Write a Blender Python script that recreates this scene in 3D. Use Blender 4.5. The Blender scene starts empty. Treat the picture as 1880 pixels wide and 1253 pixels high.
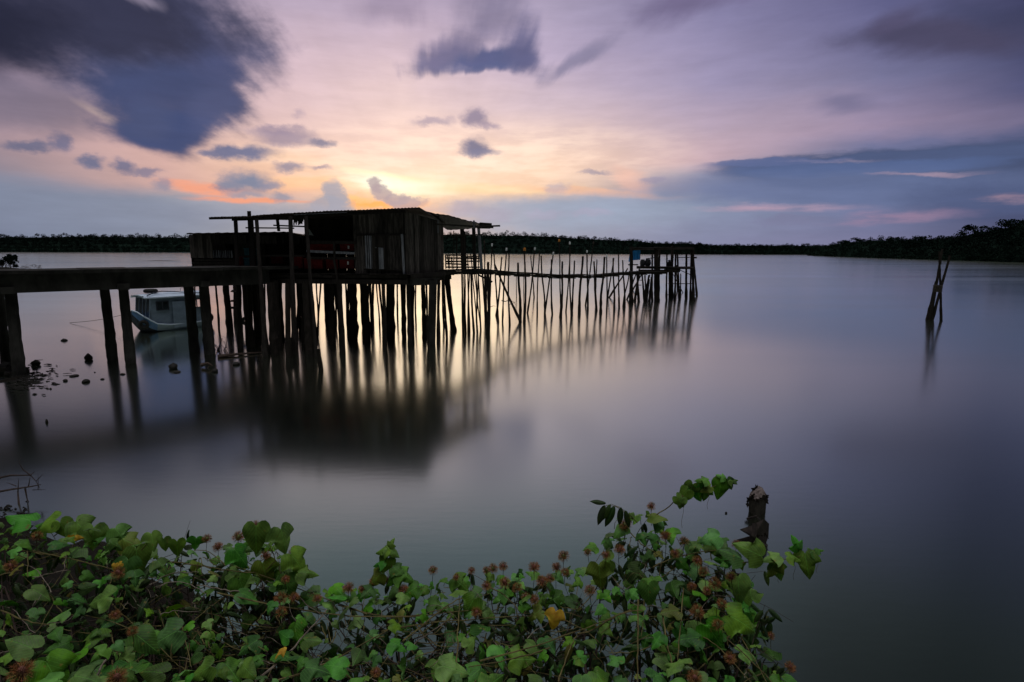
import bpy, math, random
import numpy as np
from mathutils import Vector, Matrix
random.seed(7)
R = np.random.RandomState(11)
rad = math.radians
SC = bpy.context.scene
COL = SC.collection

# ------------------------------------------------------------------ camera
F, CX, CY = 1030.0, 940.0, 626.5
CAM = Vector((0, 0, 4.2))
PITCH, ROLL = 9.25, 0.23
MR = (Matrix.Rotation(rad(90 - PITCH), 3, 'X') @ Matrix.Rotation(rad(ROLL), 3, 'Z'))
cam = bpy.data.cameras.new('camera')
cam.sensor_width = 36; cam.lens = F / 1880 * 36
cam.clip_start = 0.05; cam.clip_end = 6000
camo = bpy.data.objects.new('camera', cam); COL.objects.link(camo)
camo.matrix_world = Matrix.Translation(CAM) @ MR.to_4x4()
SC.camera = camo

def ray(px, py):
    return MR @ Vector(((px - CX) / F, (CY - py) / F, -1))
def at(px, py, t):                 # point at depth t along the view axis
    return CAM + ray(px, py) * t
def atY(px, py, Y):
    r = ray(px, py); return CAM + r * (Y / r.y)
def water(px, py, z=0.0):
    r = ray(px, py); return CAM + r * ((z - CAM.z) / r.z)
def depth(p):
    return -(MR.transposed() @ (Vector(p) - CAM)).z
def azel(px, py):
    r = ray(px, py).normalized()
    return math.atan2(r.x, r.y), math.asin(r.z)

# ------------------------------------------------------------------ world
def lin(c):
    return tuple(((v / 255) / 12.92 if v / 255 <= 0.04045 else ((v / 255 + 0.055) / 1.055) ** 2.4) for v in c)
W = bpy.data.worlds.new('World'); SC.world = W; W.use_nodes = True
NT = W.node_tree; NT.nodes.clear()
def nd(nt, typ, **kw):
    n = nt.nodes.new(typ)
    for k, v in kw.items(): setattr(n, k, v)
    return n
def mth(nt, op, a, b=None, c=None, clamp=False):
    n = nd(nt, 'ShaderNodeMath', operation=op); n.use_clamp = clamp
    for i, v in enumerate((a, b, c)):
        if v is None: continue
        if isinstance(v, (int, float)): n.inputs[i].default_value = v
        else: nt.links.new(v, n.inputs[i])
    return n.outputs[0]
def mrange(nt, v, a, b, c=0.0, d=1.0, smooth=True):
    n = nd(nt, 'ShaderNodeMapRange'); n.interpolation_type = 'SMOOTHSTEP' if smooth else 'LINEAR'
    nt.links.new(v, n.inputs[0])
    for i, x in zip((1, 2, 3, 4), (a, b, c, d)): n.inputs[i].default_value = x
    return n.outputs[0]
def mix(nt, fac, a, b, blend='MIX'):
    n = nd(nt, 'ShaderNodeMix', data_type='RGBA', blend_type=blend)
    for s, v in ((n.inputs[0], fac), (n.inputs[6], a), (n.inputs[7], b)):
        if isinstance(v, (int, float)): s.default_value = v
        elif isinstance(v, tuple): s.default_value = v + (1,) if len(v) == 3 else v
        else: nt.links.new(v, s)
    return n.outputs[2]
def world():
    nt = NT; L = nt.links.new
    tc = nd(nt, 'ShaderNodeTexCoord'); sx = nd(nt, 'ShaderNodeSeparateXYZ')
    L(tc.outputs['Generated'], sx.inputs[0])
    az = mth(nt, 'ARCTAN2', sx.outputs[0], sx.outputs[1])
    el = mth(nt, 'ARCSINE', mth(nt, 'MAXIMUM', sx.outputs[2], 0.0))
    # broad noise so that gradients are never ruled
    cmb = nd(nt, 'ShaderNodeCombineXYZ'); L(az, cmb.inputs[0]); L(el, cmb.inputs[1])
    def noise(scale, sxy, detail=4, rough=.55, vec=None, dim='3D'):
        mp = nd(nt, 'ShaderNodeMapping'); L(vec or cmb.outputs[0], mp.inputs[0]); mp.inputs[3].default_value = (sxy[0], sxy[1], 1)
        n = nd(nt, 'ShaderNodeTexNoise'); n.noise_dimensions = dim
        n.inputs['Scale'].default_value = scale; n.inputs['Detail'].default_value = detail; n.inputs['Roughness'].default_value = rough
        L(mp.outputs[0], n.inputs['Vector']); return n
    nlow = noise(5, (1, 3.2), 5)
    ewarp = mth(nt, 'MULTIPLY', mth(nt, 'SUBTRACT', nlow.outputs[0], .5), .05)
    elw = mth(nt, 'MAXIMUM', mth(nt, 'ADD', el, ewarp), 0.0)
    fac = mth(nt, 'SQRT', mth(nt, 'DIVIDE', elw, math.pi / 2))
    ZEN = ZENITH
    def ramp(stops):
        n = nd(nt, 'ShaderNodeValToRGB'); L(fac, n.inputs[0]); cr = n.color_ramp; cr.interpolation = 'B_SPLINE' if False else 'LINEAR'
        st = sorted(((max(0.0, e) / 90) ** .5, c) for e, c in stops)
        cr.elements[0].position = st[0][0]; cr.elements[0].color = st[0][1] + (1,)
        cr.elements[1].position = 1; cr.elements[1].color = st[-1][1] + (1,)
        for p, c in st[1:-1]:
            e = cr.elements.new(p); e.color = c + (1,)
        return n.outputs[0]
    cols = {
        0: [(440, (114, 122, 146)), (350, (118, 123, 144)), (305, (145, 130, 142)), (250, (165, 140, 150)), (150, (128, 115, 137)), (50, (98, 92, 118)), (0, (80, 77, 104))],
        300: [(440, (134, 142, 158)), (370, (142, 145, 160)), (335, (198, 160, 155)), (280, (208, 168, 162)), (200, (192, 162, 170)), (100, (168, 148, 168)), (0, (145, 130, 155))],
        520: [(440, (152, 157, 168)), (375, (168, 162, 172)), (345, (232, 178, 155)), (295, (242, 200, 172)), (230, (224, 190, 187)), (120, (207, 180, 192)), (0, (175, 158, 180))],
        740: [(440, (178, 172, 172)), (385, (238, 184, 152)), (345, (255, 220, 182)), (320, (254, 216, 188)), (280, (248, 210, 195)), (200, (230, 200, 197)), (100, (207, 182, 194)), (0, (178, 160, 184))],
        1000: [(440, (150, 154, 173)), (375, (158, 160, 178)), (350, (228, 190, 165)), (318, (245, 205, 178)), (280, (240, 205, 187)), (200, (207, 184, 194)), (100, (180, 164, 190)), (0, (162, 150, 177))],
        1300: [(440, (127, 130, 160)), (380, (130, 139, 167)), (322, (148, 147, 172)), (290, (192, 163, 174)), (240, (182, 160, 177)), (150, (152, 142, 174)), (0, (127, 122, 160))],
        1600: [(440, (114, 114, 147)), (380, (107, 114, 150)), (300, (100, 110, 148)), (268, (110, 112, 148)), (235, (150, 133, 160)), (150, (114, 112, 147)), (0, (90, 90, 130))],
        1880: [(440, (80, 82, 112)), (380, (67, 74, 107)), (262, (66, 80, 118)), (225, (112, 104, 134)), (150, (76, 78, 114)), (0, (54, 56, 88))]}
    out = None; prev = None
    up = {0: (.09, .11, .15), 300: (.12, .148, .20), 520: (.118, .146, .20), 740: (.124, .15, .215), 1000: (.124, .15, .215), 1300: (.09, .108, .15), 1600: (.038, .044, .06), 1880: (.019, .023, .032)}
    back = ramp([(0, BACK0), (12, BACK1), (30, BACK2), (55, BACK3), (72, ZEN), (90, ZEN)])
    out = back
    px = sorted(cols)
    def col(p):
        st = [(math.degrees(azel(p, y)[1]), lin(c)) for y, c in cols[p]]
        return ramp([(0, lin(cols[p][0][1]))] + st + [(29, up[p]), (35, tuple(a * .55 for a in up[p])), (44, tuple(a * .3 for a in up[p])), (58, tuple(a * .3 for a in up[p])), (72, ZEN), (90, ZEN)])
    for i, p in enumerate(px):
        a = azel(p, 300)[0]
        if i == 0: f = mrange(nt, az, a - .75, a)
        else: f = mrange(nt, az, azel(px[i - 1], 300)[0], a, smooth=False)
        out = mix(nt, f, out, col(p))
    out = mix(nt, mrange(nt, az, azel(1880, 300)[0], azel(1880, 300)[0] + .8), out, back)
    # radial streaming coordinates round the bright spot (long exposure drift)
    ca, ce = azel(800, 470)
    dx = mth(nt, 'SUBTRACT', az, ca); dy = mth(nt, 'SUBTRACT', el, ce)
    th = mth(nt, 'ARCTAN2', dy, dx); rr = mth(nt, 'SQRT', mth(nt, 'ADD', mth(nt, 'MULTIPLY', dx, dx), mth(nt, 'MULTIPLY', dy, dy)))
    pc = nd(nt, 'ShaderNodeCombineXYZ'); L(th, pc.inputs[0]); L(mth(nt, 'LOGARITHM', mth(nt, 'ADD', rr, .05), 2.718), pc.inputs[1])
    nst = noise(1, (9, 2.4), 4, .5, pc.outputs[0])
    nst2 = noise(1, (15, 3.2), 4, .5, pc.outputs[0])
    nfin = noise(1, (9, 46), 5, .6)
    # warped coordinates for the clouds
    nw3 = noise(6, (1, 1.5), 1.5, .5); nw1 = noise(9, (1, 1.6), 5, .6); nw2 = noise(42, (1, 1.5), 4, .6)
    def vsub(a, k, sy=1):
        s = nd(nt, 'ShaderNodeVectorMath', operation='SUBTRACT'); L(a, s.inputs[0]); s.inputs[1].default_value = (.5, .5, .5)
        m = nd(nt, 'ShaderNodeVectorMath', operation='MULTIPLY'); L(s.outputs[0], m.inputs[0]); m.inputs[1].default_value = (k, k * sy, 0); return m.outputs[0]
    def vadd(a, b):
        s = nd(nt, 'ShaderNodeVectorMath', operation='ADD'); L(a, s.inputs[0]); L(b, s.inputs[1]); return s.outputs[0]
    wsoft = vadd(cmb.outputs[0], vadd(vsub(nw3.outputs[1], .075, .8), vsub(nst.outputs[1], .05)))
    wfine = vadd(cmb.outputs[0], vadd(vsub(nw1.outputs[1], .035, .6), vsub(nw2.outputs[1], .030, .7)))
    wstr = vadd(cmb.outputs[0], vadd(vsub(nw1.outputs[1], .06, .3), vsub(nfin.outputs[1], .07, .35)))
    rag = mth(nt, 'ADD', mth(nt, 'MULTIPLY', mth(nt, 'SUBTRACT', nst2.outputs[0], .5), .5), mth(nt, 'MULTIPLY', mth(nt, 'SUBTRACT', nw1.outputs[0], .5), 1.2))
    def blob(cur, x, y, rx, ry, c, op=1.0, rot=0, soft=.75, warp=wfine, tex=None, blend='MIX'):
        a0, e0 = azel(x, y); a1 = azel(x + (rx if x < CX else -rx), y)[0]; e1 = azel(x, y - ry)[1]
        pa, pb = azel(x - 40, y), azel(x + 40, y); rot = rot + math.degrees(math.atan2(pb[1] - pa[1], pb[0] - pa[0]))
        mp = nd(nt, 'ShaderNodeMapping', vector_type='TEXTURE'); L(warp, mp.inputs[0])
        mp.inputs[1].default_value = (a0, e0, 0); mp.inputs[2].default_value = (0, 0, rad(rot)); mp.inputs[3].default_value = (abs(a1 - a0), abs(e1 - e0), 1)
        ln = nd(nt, 'ShaderNodeVectorMath', operation='LENGTH'); L(mp.outputs[0], ln.inputs[0])
        lv = ln.outputs['Value']
        if warp is wsoft: lv = mth(nt, 'ADD', lv, rag)
        m = mrange(nt, lv, 1 + soft * .45, 1 - soft * .8, 0, op)
        if tex is not None: m = mth(nt, 'MULTIPLY', m, tex, clamp=True)
        return mix(nt, m, cur, lin(c), blend)
    streak = mrange(nt, nfin.outputs[0], .38, .62, .2, 1.0)
    wisp = mrange(nt, nst.outputs[0], .30, .60, .7, 1.0)
    B = blob
    # glow of the hidden sun
    o = out
    o = B(o, 740, 342, 90, 20, (255, 234, 190), .85, 0, 1.0, wstr)
    o = B(o, 750, 345, 90, 14, (255, 249, 226), 1.0, -3, 1.1, wstr)
    o = B(o, 700, 322, 60, 8, (255, 250, 205), .8, -8, 1.0, wstr)
    o = B(o, 560, 335, 130, 12, (250, 195, 150), .7, 0, .9, wstr)
    o = B(o, 900, 348, 150, 11, (252, 210, 165), .8, 0, .9, wstr)
    o = B(o, 860, 290, 330, 60, (255, 224, 204), .75, 0, 1.1, wstr, streak)
    o = B(o, 640, 372, 60, 14, (255, 190, 120), .8, 0, .8, wfine)
    o = B(o, 700, 336, 60, 12, (255, 250, 228), .9, -6, 1.0, wstr)
    o = B(o, 705, 377, 80, 8, (255, 170, 95), .95, 0, .8, wfine)
    o = B(o, 800, 393, 70, 5, (250, 190, 140), .85, -10, .8, wstr)
    o = B(o, 375, 345, 75, 9, (238, 155, 125), .85, -9, .8, wstr)
    o = B(o, 470, 366, 110, 6, (238, 150, 115), .85, -3, .8, wstr)
    o = B(o, 1160, 330, 50, 22, (245, 190, 170), .6, -20, .9, wstr)
    o = B(o, 1080, 352, 140, 7, (238, 180, 150), .6, -4, .9, wstr)
    # low blue bank
    o = B(o, 560, 402, 280, 22, (146, 150, 168), .8, -4, .7, wfine)
    o = B(o, 1020, 392, 260, 34, (146, 158, 182), .75, 2, .7, wfine)
    o = B(o, 130, 385, 330, 55, (122, 131, 155), .75, -5, .6, wstr)
    # cumulus by the sun
    for a in [(615, 365, 20, 34), (604, 380, 40, 20), (690, 342, 14, 14), (702, 355, 22, 14), (725, 366, 24, 12), (745, 374, 38, 10)]:
        o = B(o, *a, (148, 152, 172) if a[0] < 640 else (165, 148, 158), .85, 0, .45)
    for a in [(850, 383, 26, 16), (1020, 345, 22, 12), (1000, 395, 40, 10), (905, 395, 40, 12), (1085, 392, 40, 8)]:
        o = B(o, *a, (160, 155, 180), .5, 0, .7)
    # small lower clouds
    dk = (98, 105, 140)
    for a in [(445, 281, 60, 15, dk, .95), (395, 283, 30, 9, dk, .8), (525, 252, 62, 18, (128, 118, 148), .75), (592, 260, 24, 9, dk, .8), (500, 240, 60, 9, (140, 125, 150), .6),
              (450, 334, 50, 22, (108, 122, 152), .95), (410, 342, 22, 12, (112, 122, 150), .8), (495, 340, 28, 10, (125, 130, 158), .8), (530, 305, 32, 11, (122, 122, 150), .8), (590, 305, 22, 6, (135, 125, 150), .7),
              (520, 360, 20, 9, (135, 138, 160), .8), (450, 357, 40, 6, (140, 140, 160), .7),
              (168, 296, 28, 12, (98, 104, 136), .9), (232, 303, 22, 12, (98, 102, 134), .85), (270, 314, 34, 7, (110, 110, 140), .75), (110, 262, 20, 20, (98, 100, 132), .85), (55, 271, 55, 11, (94, 98, 128), .85), (300, 338, 20, 14, (128, 130, 154), .7),
              (870, 214, 24, 18, (128, 118, 146), .85), (893, 228, 22, 8, (145, 130, 155), .7), (795, 222, 40, 10, (155, 140, 162), .7), (548, 214, 14, 9, (170, 150, 170), .5),
              (872, 272, 26, 20, (112, 112, 142), .95), (880, 282, 38, 9, (118, 118, 148), .85), (1090, 317, 30, 5, (150, 140, 160), .7), (1205, 332, 26, 9, (150, 140, 165), .6)]:
        o = B(o, a[0], a[1], a[2], a[3], a[4], a[5], 0, .9, wfine)
    # right-hand band
    o = B(o, 1880, 302, 560, 50, (66, 76, 108), .95, 3.5, .22, wstr)
    o = B(o, 1620, 296, 330, 20, (74, 86, 122), .9, 4.5, .35, wstr)
    o = B(o, 1420, 300, 130, 7, (88, 100, 142), .85, 3, .5, wstr)
    o = B(o, 1540, 312, 240, 15, (80, 96, 138), .9, 3, .4, wstr)
    o = B(o, 1560, 350, 380, 40, (96, 108, 146), .85, 0, .7, wstr)
    o = B(o, 1800, 365, 140, 40, (66, 76, 112), .6, 0, .9, wfine)
    o = B(o, 1700, 319, 100, 4, (180, 150, 165), .5, 1, .9, wstr, streak)
    o = B(o, 1530, 295, 80, 3.5, (175, 155, 175), .4, 1, .9, wstr, streak)
    o = B(o, 1420, 384, 150, 7, (185, 150, 168), .65, 0, 1.2, wstr, streak)
    o = B(o, 1650, 398, 120, 12, (150, 122, 148), .7, 6, 1.0, wstr, streak)
    o = B(o, 1870, 362, 70, 7, (160, 130, 145), .6, 0, .9, wstr, streak)
    o = B(o, 1450, 405, 70, 10, (118, 118, 150), .6, 0, .8, wfine)
    # big soft clouds
    o = B(o, 60, 195, 140, 56, (108, 100, 120), .75, 0, 1.0, wsoft)
    o = B(o, 170, 205, 50, 10, (210, 180, 170), .55, -25, 1.0, wsoft)
    o = B(o, 310, 90, 200, 135, (74, 78, 112), .94, 0, .6, wsoft)
    o = B(o, 385, 150, 75, 120, (68, 74, 112), .93, 8, .6, wsoft)
    o = B(o, 325, 180, 150, 105, (60, 70, 108), .96, 0, .6, wsoft)
    o = B(o, 325, 236, 118, 34, (56, 70, 112), .96, 0, .6, wsoft)
    o = B(o, 398, 190, 52, 66, (70, 78, 116), .93, 0, .7, wsoft)
    o = B(o, 265, 212, 60, 34, (66, 76, 114), .9, 0, .8, wsoft)
    o = B(o, 130, 40, 330, 84, (46, 48, 72), .96, 0, .7, wsoft)
    o = B(o, -60, 50, 200, 80, (28, 30, 50), .9, 0, 1.0, wsoft)
    o = B(o, 250, 8, 40, 12, (160, 148, 170), .5, -20, 1.0, wsoft)
    o = B(o, 895, 108, 80, 34, (78, 86, 130), .96, 0, .7, wsoft)
    o = B(o, 818, 98, 60, 26, (92, 96, 134), .9, 20, .8, wsoft)
    o = B(o, 948, 98, 42, 38, (84, 90, 130), .9, 0, .8, wsoft)
    o = B(o, 880, 130, 60, 14, (84, 92, 134), .85, 0, .9, wsoft)
    o = B(o, 820, 78, 70, 34, (112, 106, 140), .8, 30, .9, wsoft)
    o = B(o, 890, 25, 70, 50, (114, 108, 138), .7, 0, 1.0, wsoft)
    o = B(o, 965, 85, 34, 54, (92, 92, 130), .8, 15, .9, wsoft)
    o = B(o, 1055, 105, 75, 20, (126, 120, 150), .8, 28, .9, wsoft)
    o = B(o, 1250, 8, 90, 36, (104, 94, 128), .8, 0, 1.0, wsoft)
    o = B(o, 720, 12, 60, 30, (140, 126, 152), .6, 0, 1.0, wsoft)
    o = B(o, 1700, 70, 170, 38, (70, 66, 92), .9, 6, .8, wsoft)
    o = B(o, 1640, 45, 60, 26, (78, 72, 100), .7, 30, .9, wsoft)
    o = B(o, 1830, 20, 150, 30, (56, 58, 86), .6, 0, 1.0, wsoft)
    o = B(o, 1550, 198, 70, 18, (102, 100, 134), .6, 0, 1.0, wsoft)
    # fine brightness variation
    v = mth(nt, 'MULTIPLY_ADD', nfin.outputs[0], .34, .84)
    v2 = mth(nt, 'MULTIPLY_ADD', nst.outputs[0], .10, .95)
    vv = mth(nt, 'MULTIPLY', v, v2)
    g = nd(nt, 'ShaderNodeCombineColor')
    for i in range(3): L(vv, g.inputs[i])
    o = mix(nt, 1.0, o, g.outputs[0], 'MULTIPLY')
    o = mix(nt, 1.0, o, (1.07, 1.085, 1.065), 'MULTIPLY')
    # the clear air above the clouds
    sky = nd(nt, 'ShaderNodeTexSky'); sky.sky_type = 'NISHITA'; sky.sun_disc = False
    sky.sun_elevation = rad(SUN_EL); sky.sun_rotation = SUN_AZ; sky.dust_density = 2.0
    sm = mix(nt, 1.0, sky.outputs[0], (.0015, .0015, .0018), 'MULTIPLY')
    o = mix(nt, 1.0, o, sm, 'ADD')
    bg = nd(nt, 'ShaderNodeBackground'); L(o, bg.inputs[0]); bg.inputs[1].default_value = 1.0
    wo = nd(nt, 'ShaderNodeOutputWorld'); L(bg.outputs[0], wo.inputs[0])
ZENITH = (3.6, 3.6, 3.7)  # unseen overhead sky, made extra bright as added fill light for the leaves
BACK0, BACK1, BACK2, BACK3 = (.008, .009, .012), (.014, .017, .024), (.03, .034, .045), (.08, .09, .11)  # unseen sky behind the camera, darkened to keep the hut front black
SUN_AZ, _e = azel(745, 350); SUN_EL = math.degrees(_e)
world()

# ------------------------------------------------------------------ sun, exposure
sl = bpy.data.lights.new('sun', 'SUN'); sl.energy = 0.06; sl.angle = rad(20); sl.color = (1, .72, .45)
so = bpy.data.objects.new('sun', sl); COL.objects.link(so)
sd = ray(745, 350).normalized()
so.rotation_euler = sd.to_track_quat('Z', 'Y').to_euler(); so.location = (0, 0, 40)
SC.view_settings.view_transform = 'Standard'; SC.view_settings.look = 'None'
SC.view_settings.exposure = 0; SC.view_settings.gamma = 1
SC.render.engine = 'CYCLES'
SC.cycles.max_bounces = 6; SC.cycles.glossy_bounces = 3; SC.cycles.diffuse_bounces = 3; SC.cycles.transmission_bounces = 3; SC.cycles.transparent_max_bounces = 6

# ------------------------------------------------------------------ materials
def mat(name, c1, c2=None, scale=6.0, stretch=(1, 1, 1), rough=.85, island=0.0, bump=.0, spec=.08, detail=5, trans=0.0, coord='Object', bscale=None, leaf=False):
    m = bpy.data.materials.new(name); m.use_nodes = True; nt = m.node_tree; L = nt.links.new
    p = nt.nodes['Principled BSDF']; p.inputs['Roughness'].default_value = rough; p.inputs['Specular IOR Level'].default_value = spec
    c2 = c2 or tuple(v * .6 for v in c1)
    tc = nd(nt, 'ShaderNodeTexCoord'); mp = nd(nt, 'ShaderNodeMapping'); L(tc.outputs[coord], mp.inputs[0]); mp.inputs[3].default_value = stretch
    n = nd(nt, 'ShaderNodeTexNoise'); L(mp.outputs[0], n.inputs[0]); n.inputs['Scale'].default_value = scale; n.inputs['Detail'].default_value = detail; n.inputs['Roughness'].default_value = .65
    f = mrange(nt, n.outputs[0], .3, .7)
    col = mix(nt, f, c1, c2)
    if island:
        g = nd(nt, 'ShaderNodeNewGeometry')
        hs = nd(nt, 'ShaderNodeHueSaturation'); L(col, hs.inputs['Color'])
        L(mth(nt, 'MULTIPLY_ADD', g.outputs['Random Per Island'], 2 * island, 1 - island), hs.inputs['Value'])
        if leaf:
            L(mth(nt, 'MULTIPLY_ADD', mth(nt, 'FRACT', mth(nt, 'MULTIPLY', g.outputs['Random Per Island'], 17.3)), .06, .452), hs.inputs['Hue'])
            L(mth(nt, 'MULTIPLY_ADD', mth(nt, 'FRACT', mth(nt, 'MULTIPLY', g.outputs['Random Per Island'], 7.7)), .3, .82), hs.inputs['Saturation'])
        col = hs.outputs[0]
        if leaf:   # an occasional ageing leaf, and brown blotches on many
            old = mrange(nt, mth(nt, 'FRACT', mth(nt, 'MULTIPLY', g.outputs['Random Per Island'], 31.7)), .96, .98, 0, .7)
            n3 = nd(nt, 'ShaderNodeTexNoise'); L(tc.outputs['Object'], n3.inputs[0]); n3.inputs['Scale'].default_value = 55; n3.inputs['Detail'].default_value = 3
            sp = mrange(nt, n3.outputs[0], .66, .72, 0, .7)
            col = mix(nt, mth(nt, 'MAXIMUM', old, sp), col, (.13, .10, .02))
    if leaf:   # veins follow the leaf's own UV map: u across (-1..1), v along
        uv = nd(nt, 'ShaderNodeUVMap'); s = nd(nt, 'ShaderNodeSeparateXYZ'); L(uv.outputs[0], s.inputs[0])
        au = mth(nt, 'ABSOLUTE', s.outputs[0])
        mid = mrange(nt, au, .0, .035, 1, 0)
        sv = mth(nt, 'SUBTRACT', s.outputs[1], mth(nt, 'MULTIPLY', au, .75))
        fr = mth(nt, 'ABSOLUTE', mth(nt, 'SUBTRACT', mth(nt, 'FRACT', mth(nt, 'MULTIPLY', sv, 6.0)), .5))
        vein = mth(nt, 'MAXIMUM', mid, mth(nt, 'MULTIPLY', mrange(nt, fr, .0, .09, 1, 0), .7))
        col = mix(nt, mth(nt, 'MULTIPLY', vein, .42), col, tuple(min(1, v * 2.4 + .02) for v in c1))
        bp = nd(nt, 'ShaderNodeBump'); L(mth(nt, 'SUBTRACT', n.outputs[0], mth(nt, 'MULTIPLY', vein, .9)), bp.inputs['Height']); bp.inputs['Strength'].default_value = .6; bp.inputs['Distance'].default_value = .002
        L(bp.outputs[0], p.inputs['Normal'])
    elif bump:
        n2 = nd(nt, 'ShaderNodeTexNoise'); L(mp.outputs[0], n2.inputs[0]); n2.inputs['Scale'].default_value = bscale or scale * 3; n2.inputs['Detail'].default_value = 6
        bp = nd(nt, 'ShaderNodeBump'); L(n2.outputs[0], bp.inputs['Height']); bp.inputs['Strength'].default_value = .7; bp.inputs['Distance'].default_value = bump
        L(bp.outputs[0], p.inputs['Normal'])
    L(col, p.inputs['Base Color'])
    if trans:
        t = nd(nt, 'ShaderNodeBsdfTranslucent'); hv = mix(nt, 1.0, col, (1.3, 1.5, .5), 'MULTIPLY'); L(hv, t.inputs[0])
        ms = nd(nt, 'ShaderNodeMixShader'); ms.inputs[0].default_value = trans; L(p.outputs[0], ms.inputs[1]); L(t.outputs[0], ms.inputs[2])
        L(ms.outputs[0], nt.nodes['Material Output'].inputs[0])
    return m
M = {}
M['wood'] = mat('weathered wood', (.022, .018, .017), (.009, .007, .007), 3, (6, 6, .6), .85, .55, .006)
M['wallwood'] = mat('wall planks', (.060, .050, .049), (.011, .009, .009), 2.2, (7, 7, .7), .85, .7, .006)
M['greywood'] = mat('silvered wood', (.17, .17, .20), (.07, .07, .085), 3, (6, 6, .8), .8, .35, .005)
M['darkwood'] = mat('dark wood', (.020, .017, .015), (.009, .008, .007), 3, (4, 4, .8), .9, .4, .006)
M['pole'] = mat('mangrove pole', (.016, .012, .011), (.007, .006, .005), 8, (1, 1, .3), .9, .4, .006)
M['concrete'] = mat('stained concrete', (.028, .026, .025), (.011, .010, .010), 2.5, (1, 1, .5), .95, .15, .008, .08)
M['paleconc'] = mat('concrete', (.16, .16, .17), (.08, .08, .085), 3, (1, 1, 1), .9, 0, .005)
M['tin'] = mat('rusty roof tin', (.035, .025, .023), (.016, .011, .010), 1.4, (1, 1, 1), .6, .2, .003)
M['red'] = mat('red plastic', (.12, .012, .013), (.06, .007, .008), 4, (1, 1, 1), .5, .2, 0)
M['teal'] = mat('teal plastic', (.05, .17, .19), (.03, .10, .12), 4, (1, 1, 1), .5, .1, 0)
M['white'] = mat('white paper', (.6, .6, .62), (.45, .45, .47), 4)
M['boatwhite'] = mat('pale boat paint', (.13, .17, .235), (.09, .12, .17), 2.5, (1, 1, 2), .45, .08, .001, .5)
M['boatroof'] = mat('pale roof paint', (.36, .41, .50), (.26, .31, .40), 2.5, (1, 1, 1), .5, .0, .001, .5)
M['boatblue'] = mat('blue boat paint', (.045, .12, .29), (.03, .08, .20), 3, (1, 1, 1), .45, .0, .001, .5)
M['boathull'] = mat('dark hull paint', (.035, .04, .055), (.02, .02, .028), 3)
M['rubber'] = mat('rubber', (.018, .017, .018), (.01, .01, .01), 10, rough=.7)
M['glass'] = mat('dark window glass', (.02, .028, .035), (.015, .02, .025), 2, rough=.08, spec=.7)
M['tarp'] = mat('blue tarp', (.045, .30, .78), (.03, .18, .52), 9, (1, 1, 5), .5, 0, .01, bscale=14)
M['sack'] = mat('woven sack', (.10, .10, .12), (.05, .045, .05), 12)
M['greytarp'] = mat('grey cloth', (.30, .32, .33), (.16, .17, .18), 12)
M['rope'] = mat('rope', (.04, .03, .026), (.02, .016, .014), 40)
M['orange'] = mat('orange tin', (.42, .17, .03), (.25, .08, .02), 12)
M['whitecap'] = mat('pale plastic bottle', (.5, .5, .52), (.35, .35, .37), 12)
M['mud'] = mat('bank mud', (.012, .010, .008), (.006, .005, .0045), 3, rough=.95, spec=.03, bump=.03, bscale=9)
M['stone'] = mat('wet stone', (.016, .014, .013), (.007, .006, .006), 9, rough=.7, spec=.1, bump=.01)
M['steel'] = mat('rusted steel', (.024, .018, .016), (.008, .006, .006), 9, rough=.85, spec=.1, bump=.012, bscale=30, island=.25)
M['palesteel'] = mat('flaking steel', (.12, .095, .09), (.03, .022, .02), 14, rough=.8, bump=.012, bscale=30, spec=.1)
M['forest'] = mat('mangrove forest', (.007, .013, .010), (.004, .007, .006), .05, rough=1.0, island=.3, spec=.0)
M['leaf'] = mat('vine leaf', (.058, .172, .024), (.018, .060, .010), 14, rough=.5, island=.55, trans=.2, leaf=True, spec=.14)
M['leaf2'] = mat('narrow leaf', (.020, .044, .011), (.010, .024, .007), 14, rough=.5, island=.4, trans=.12, leaf=True, spec=.15)
M['yellow'] = mat('yellow leaf', (.42, .28, .03), (.30, .14, .02), 30, rough=.6, trans=.25)
M['stem'] = mat('vine stem', (.095, .08, .03), (.045, .032, .015), 20, rough=.7, island=.5)
M['drystem'] = mat('dry twig', (.15, .125, .10), (.07, .05, .04), 20, rough=.8, island=.5)
M['twig'] = mat('dark twig', (.045, .03, .026), (.02, .014, .012), 20, rough=.85, island=.4)
M['hair'] = mat('red bract hair', (.24, .075, .03), (.12, .09, .03), 60, rough=.7, island=.4)
M['bud'] = mat('green bud', (.10, .13, .04), (.07, .06, .03), 60, rough=.6)
M['redbud'] = mat('red bud', (.16, .06, .045), (.08, .04, .03), 60, rough=.6)

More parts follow.
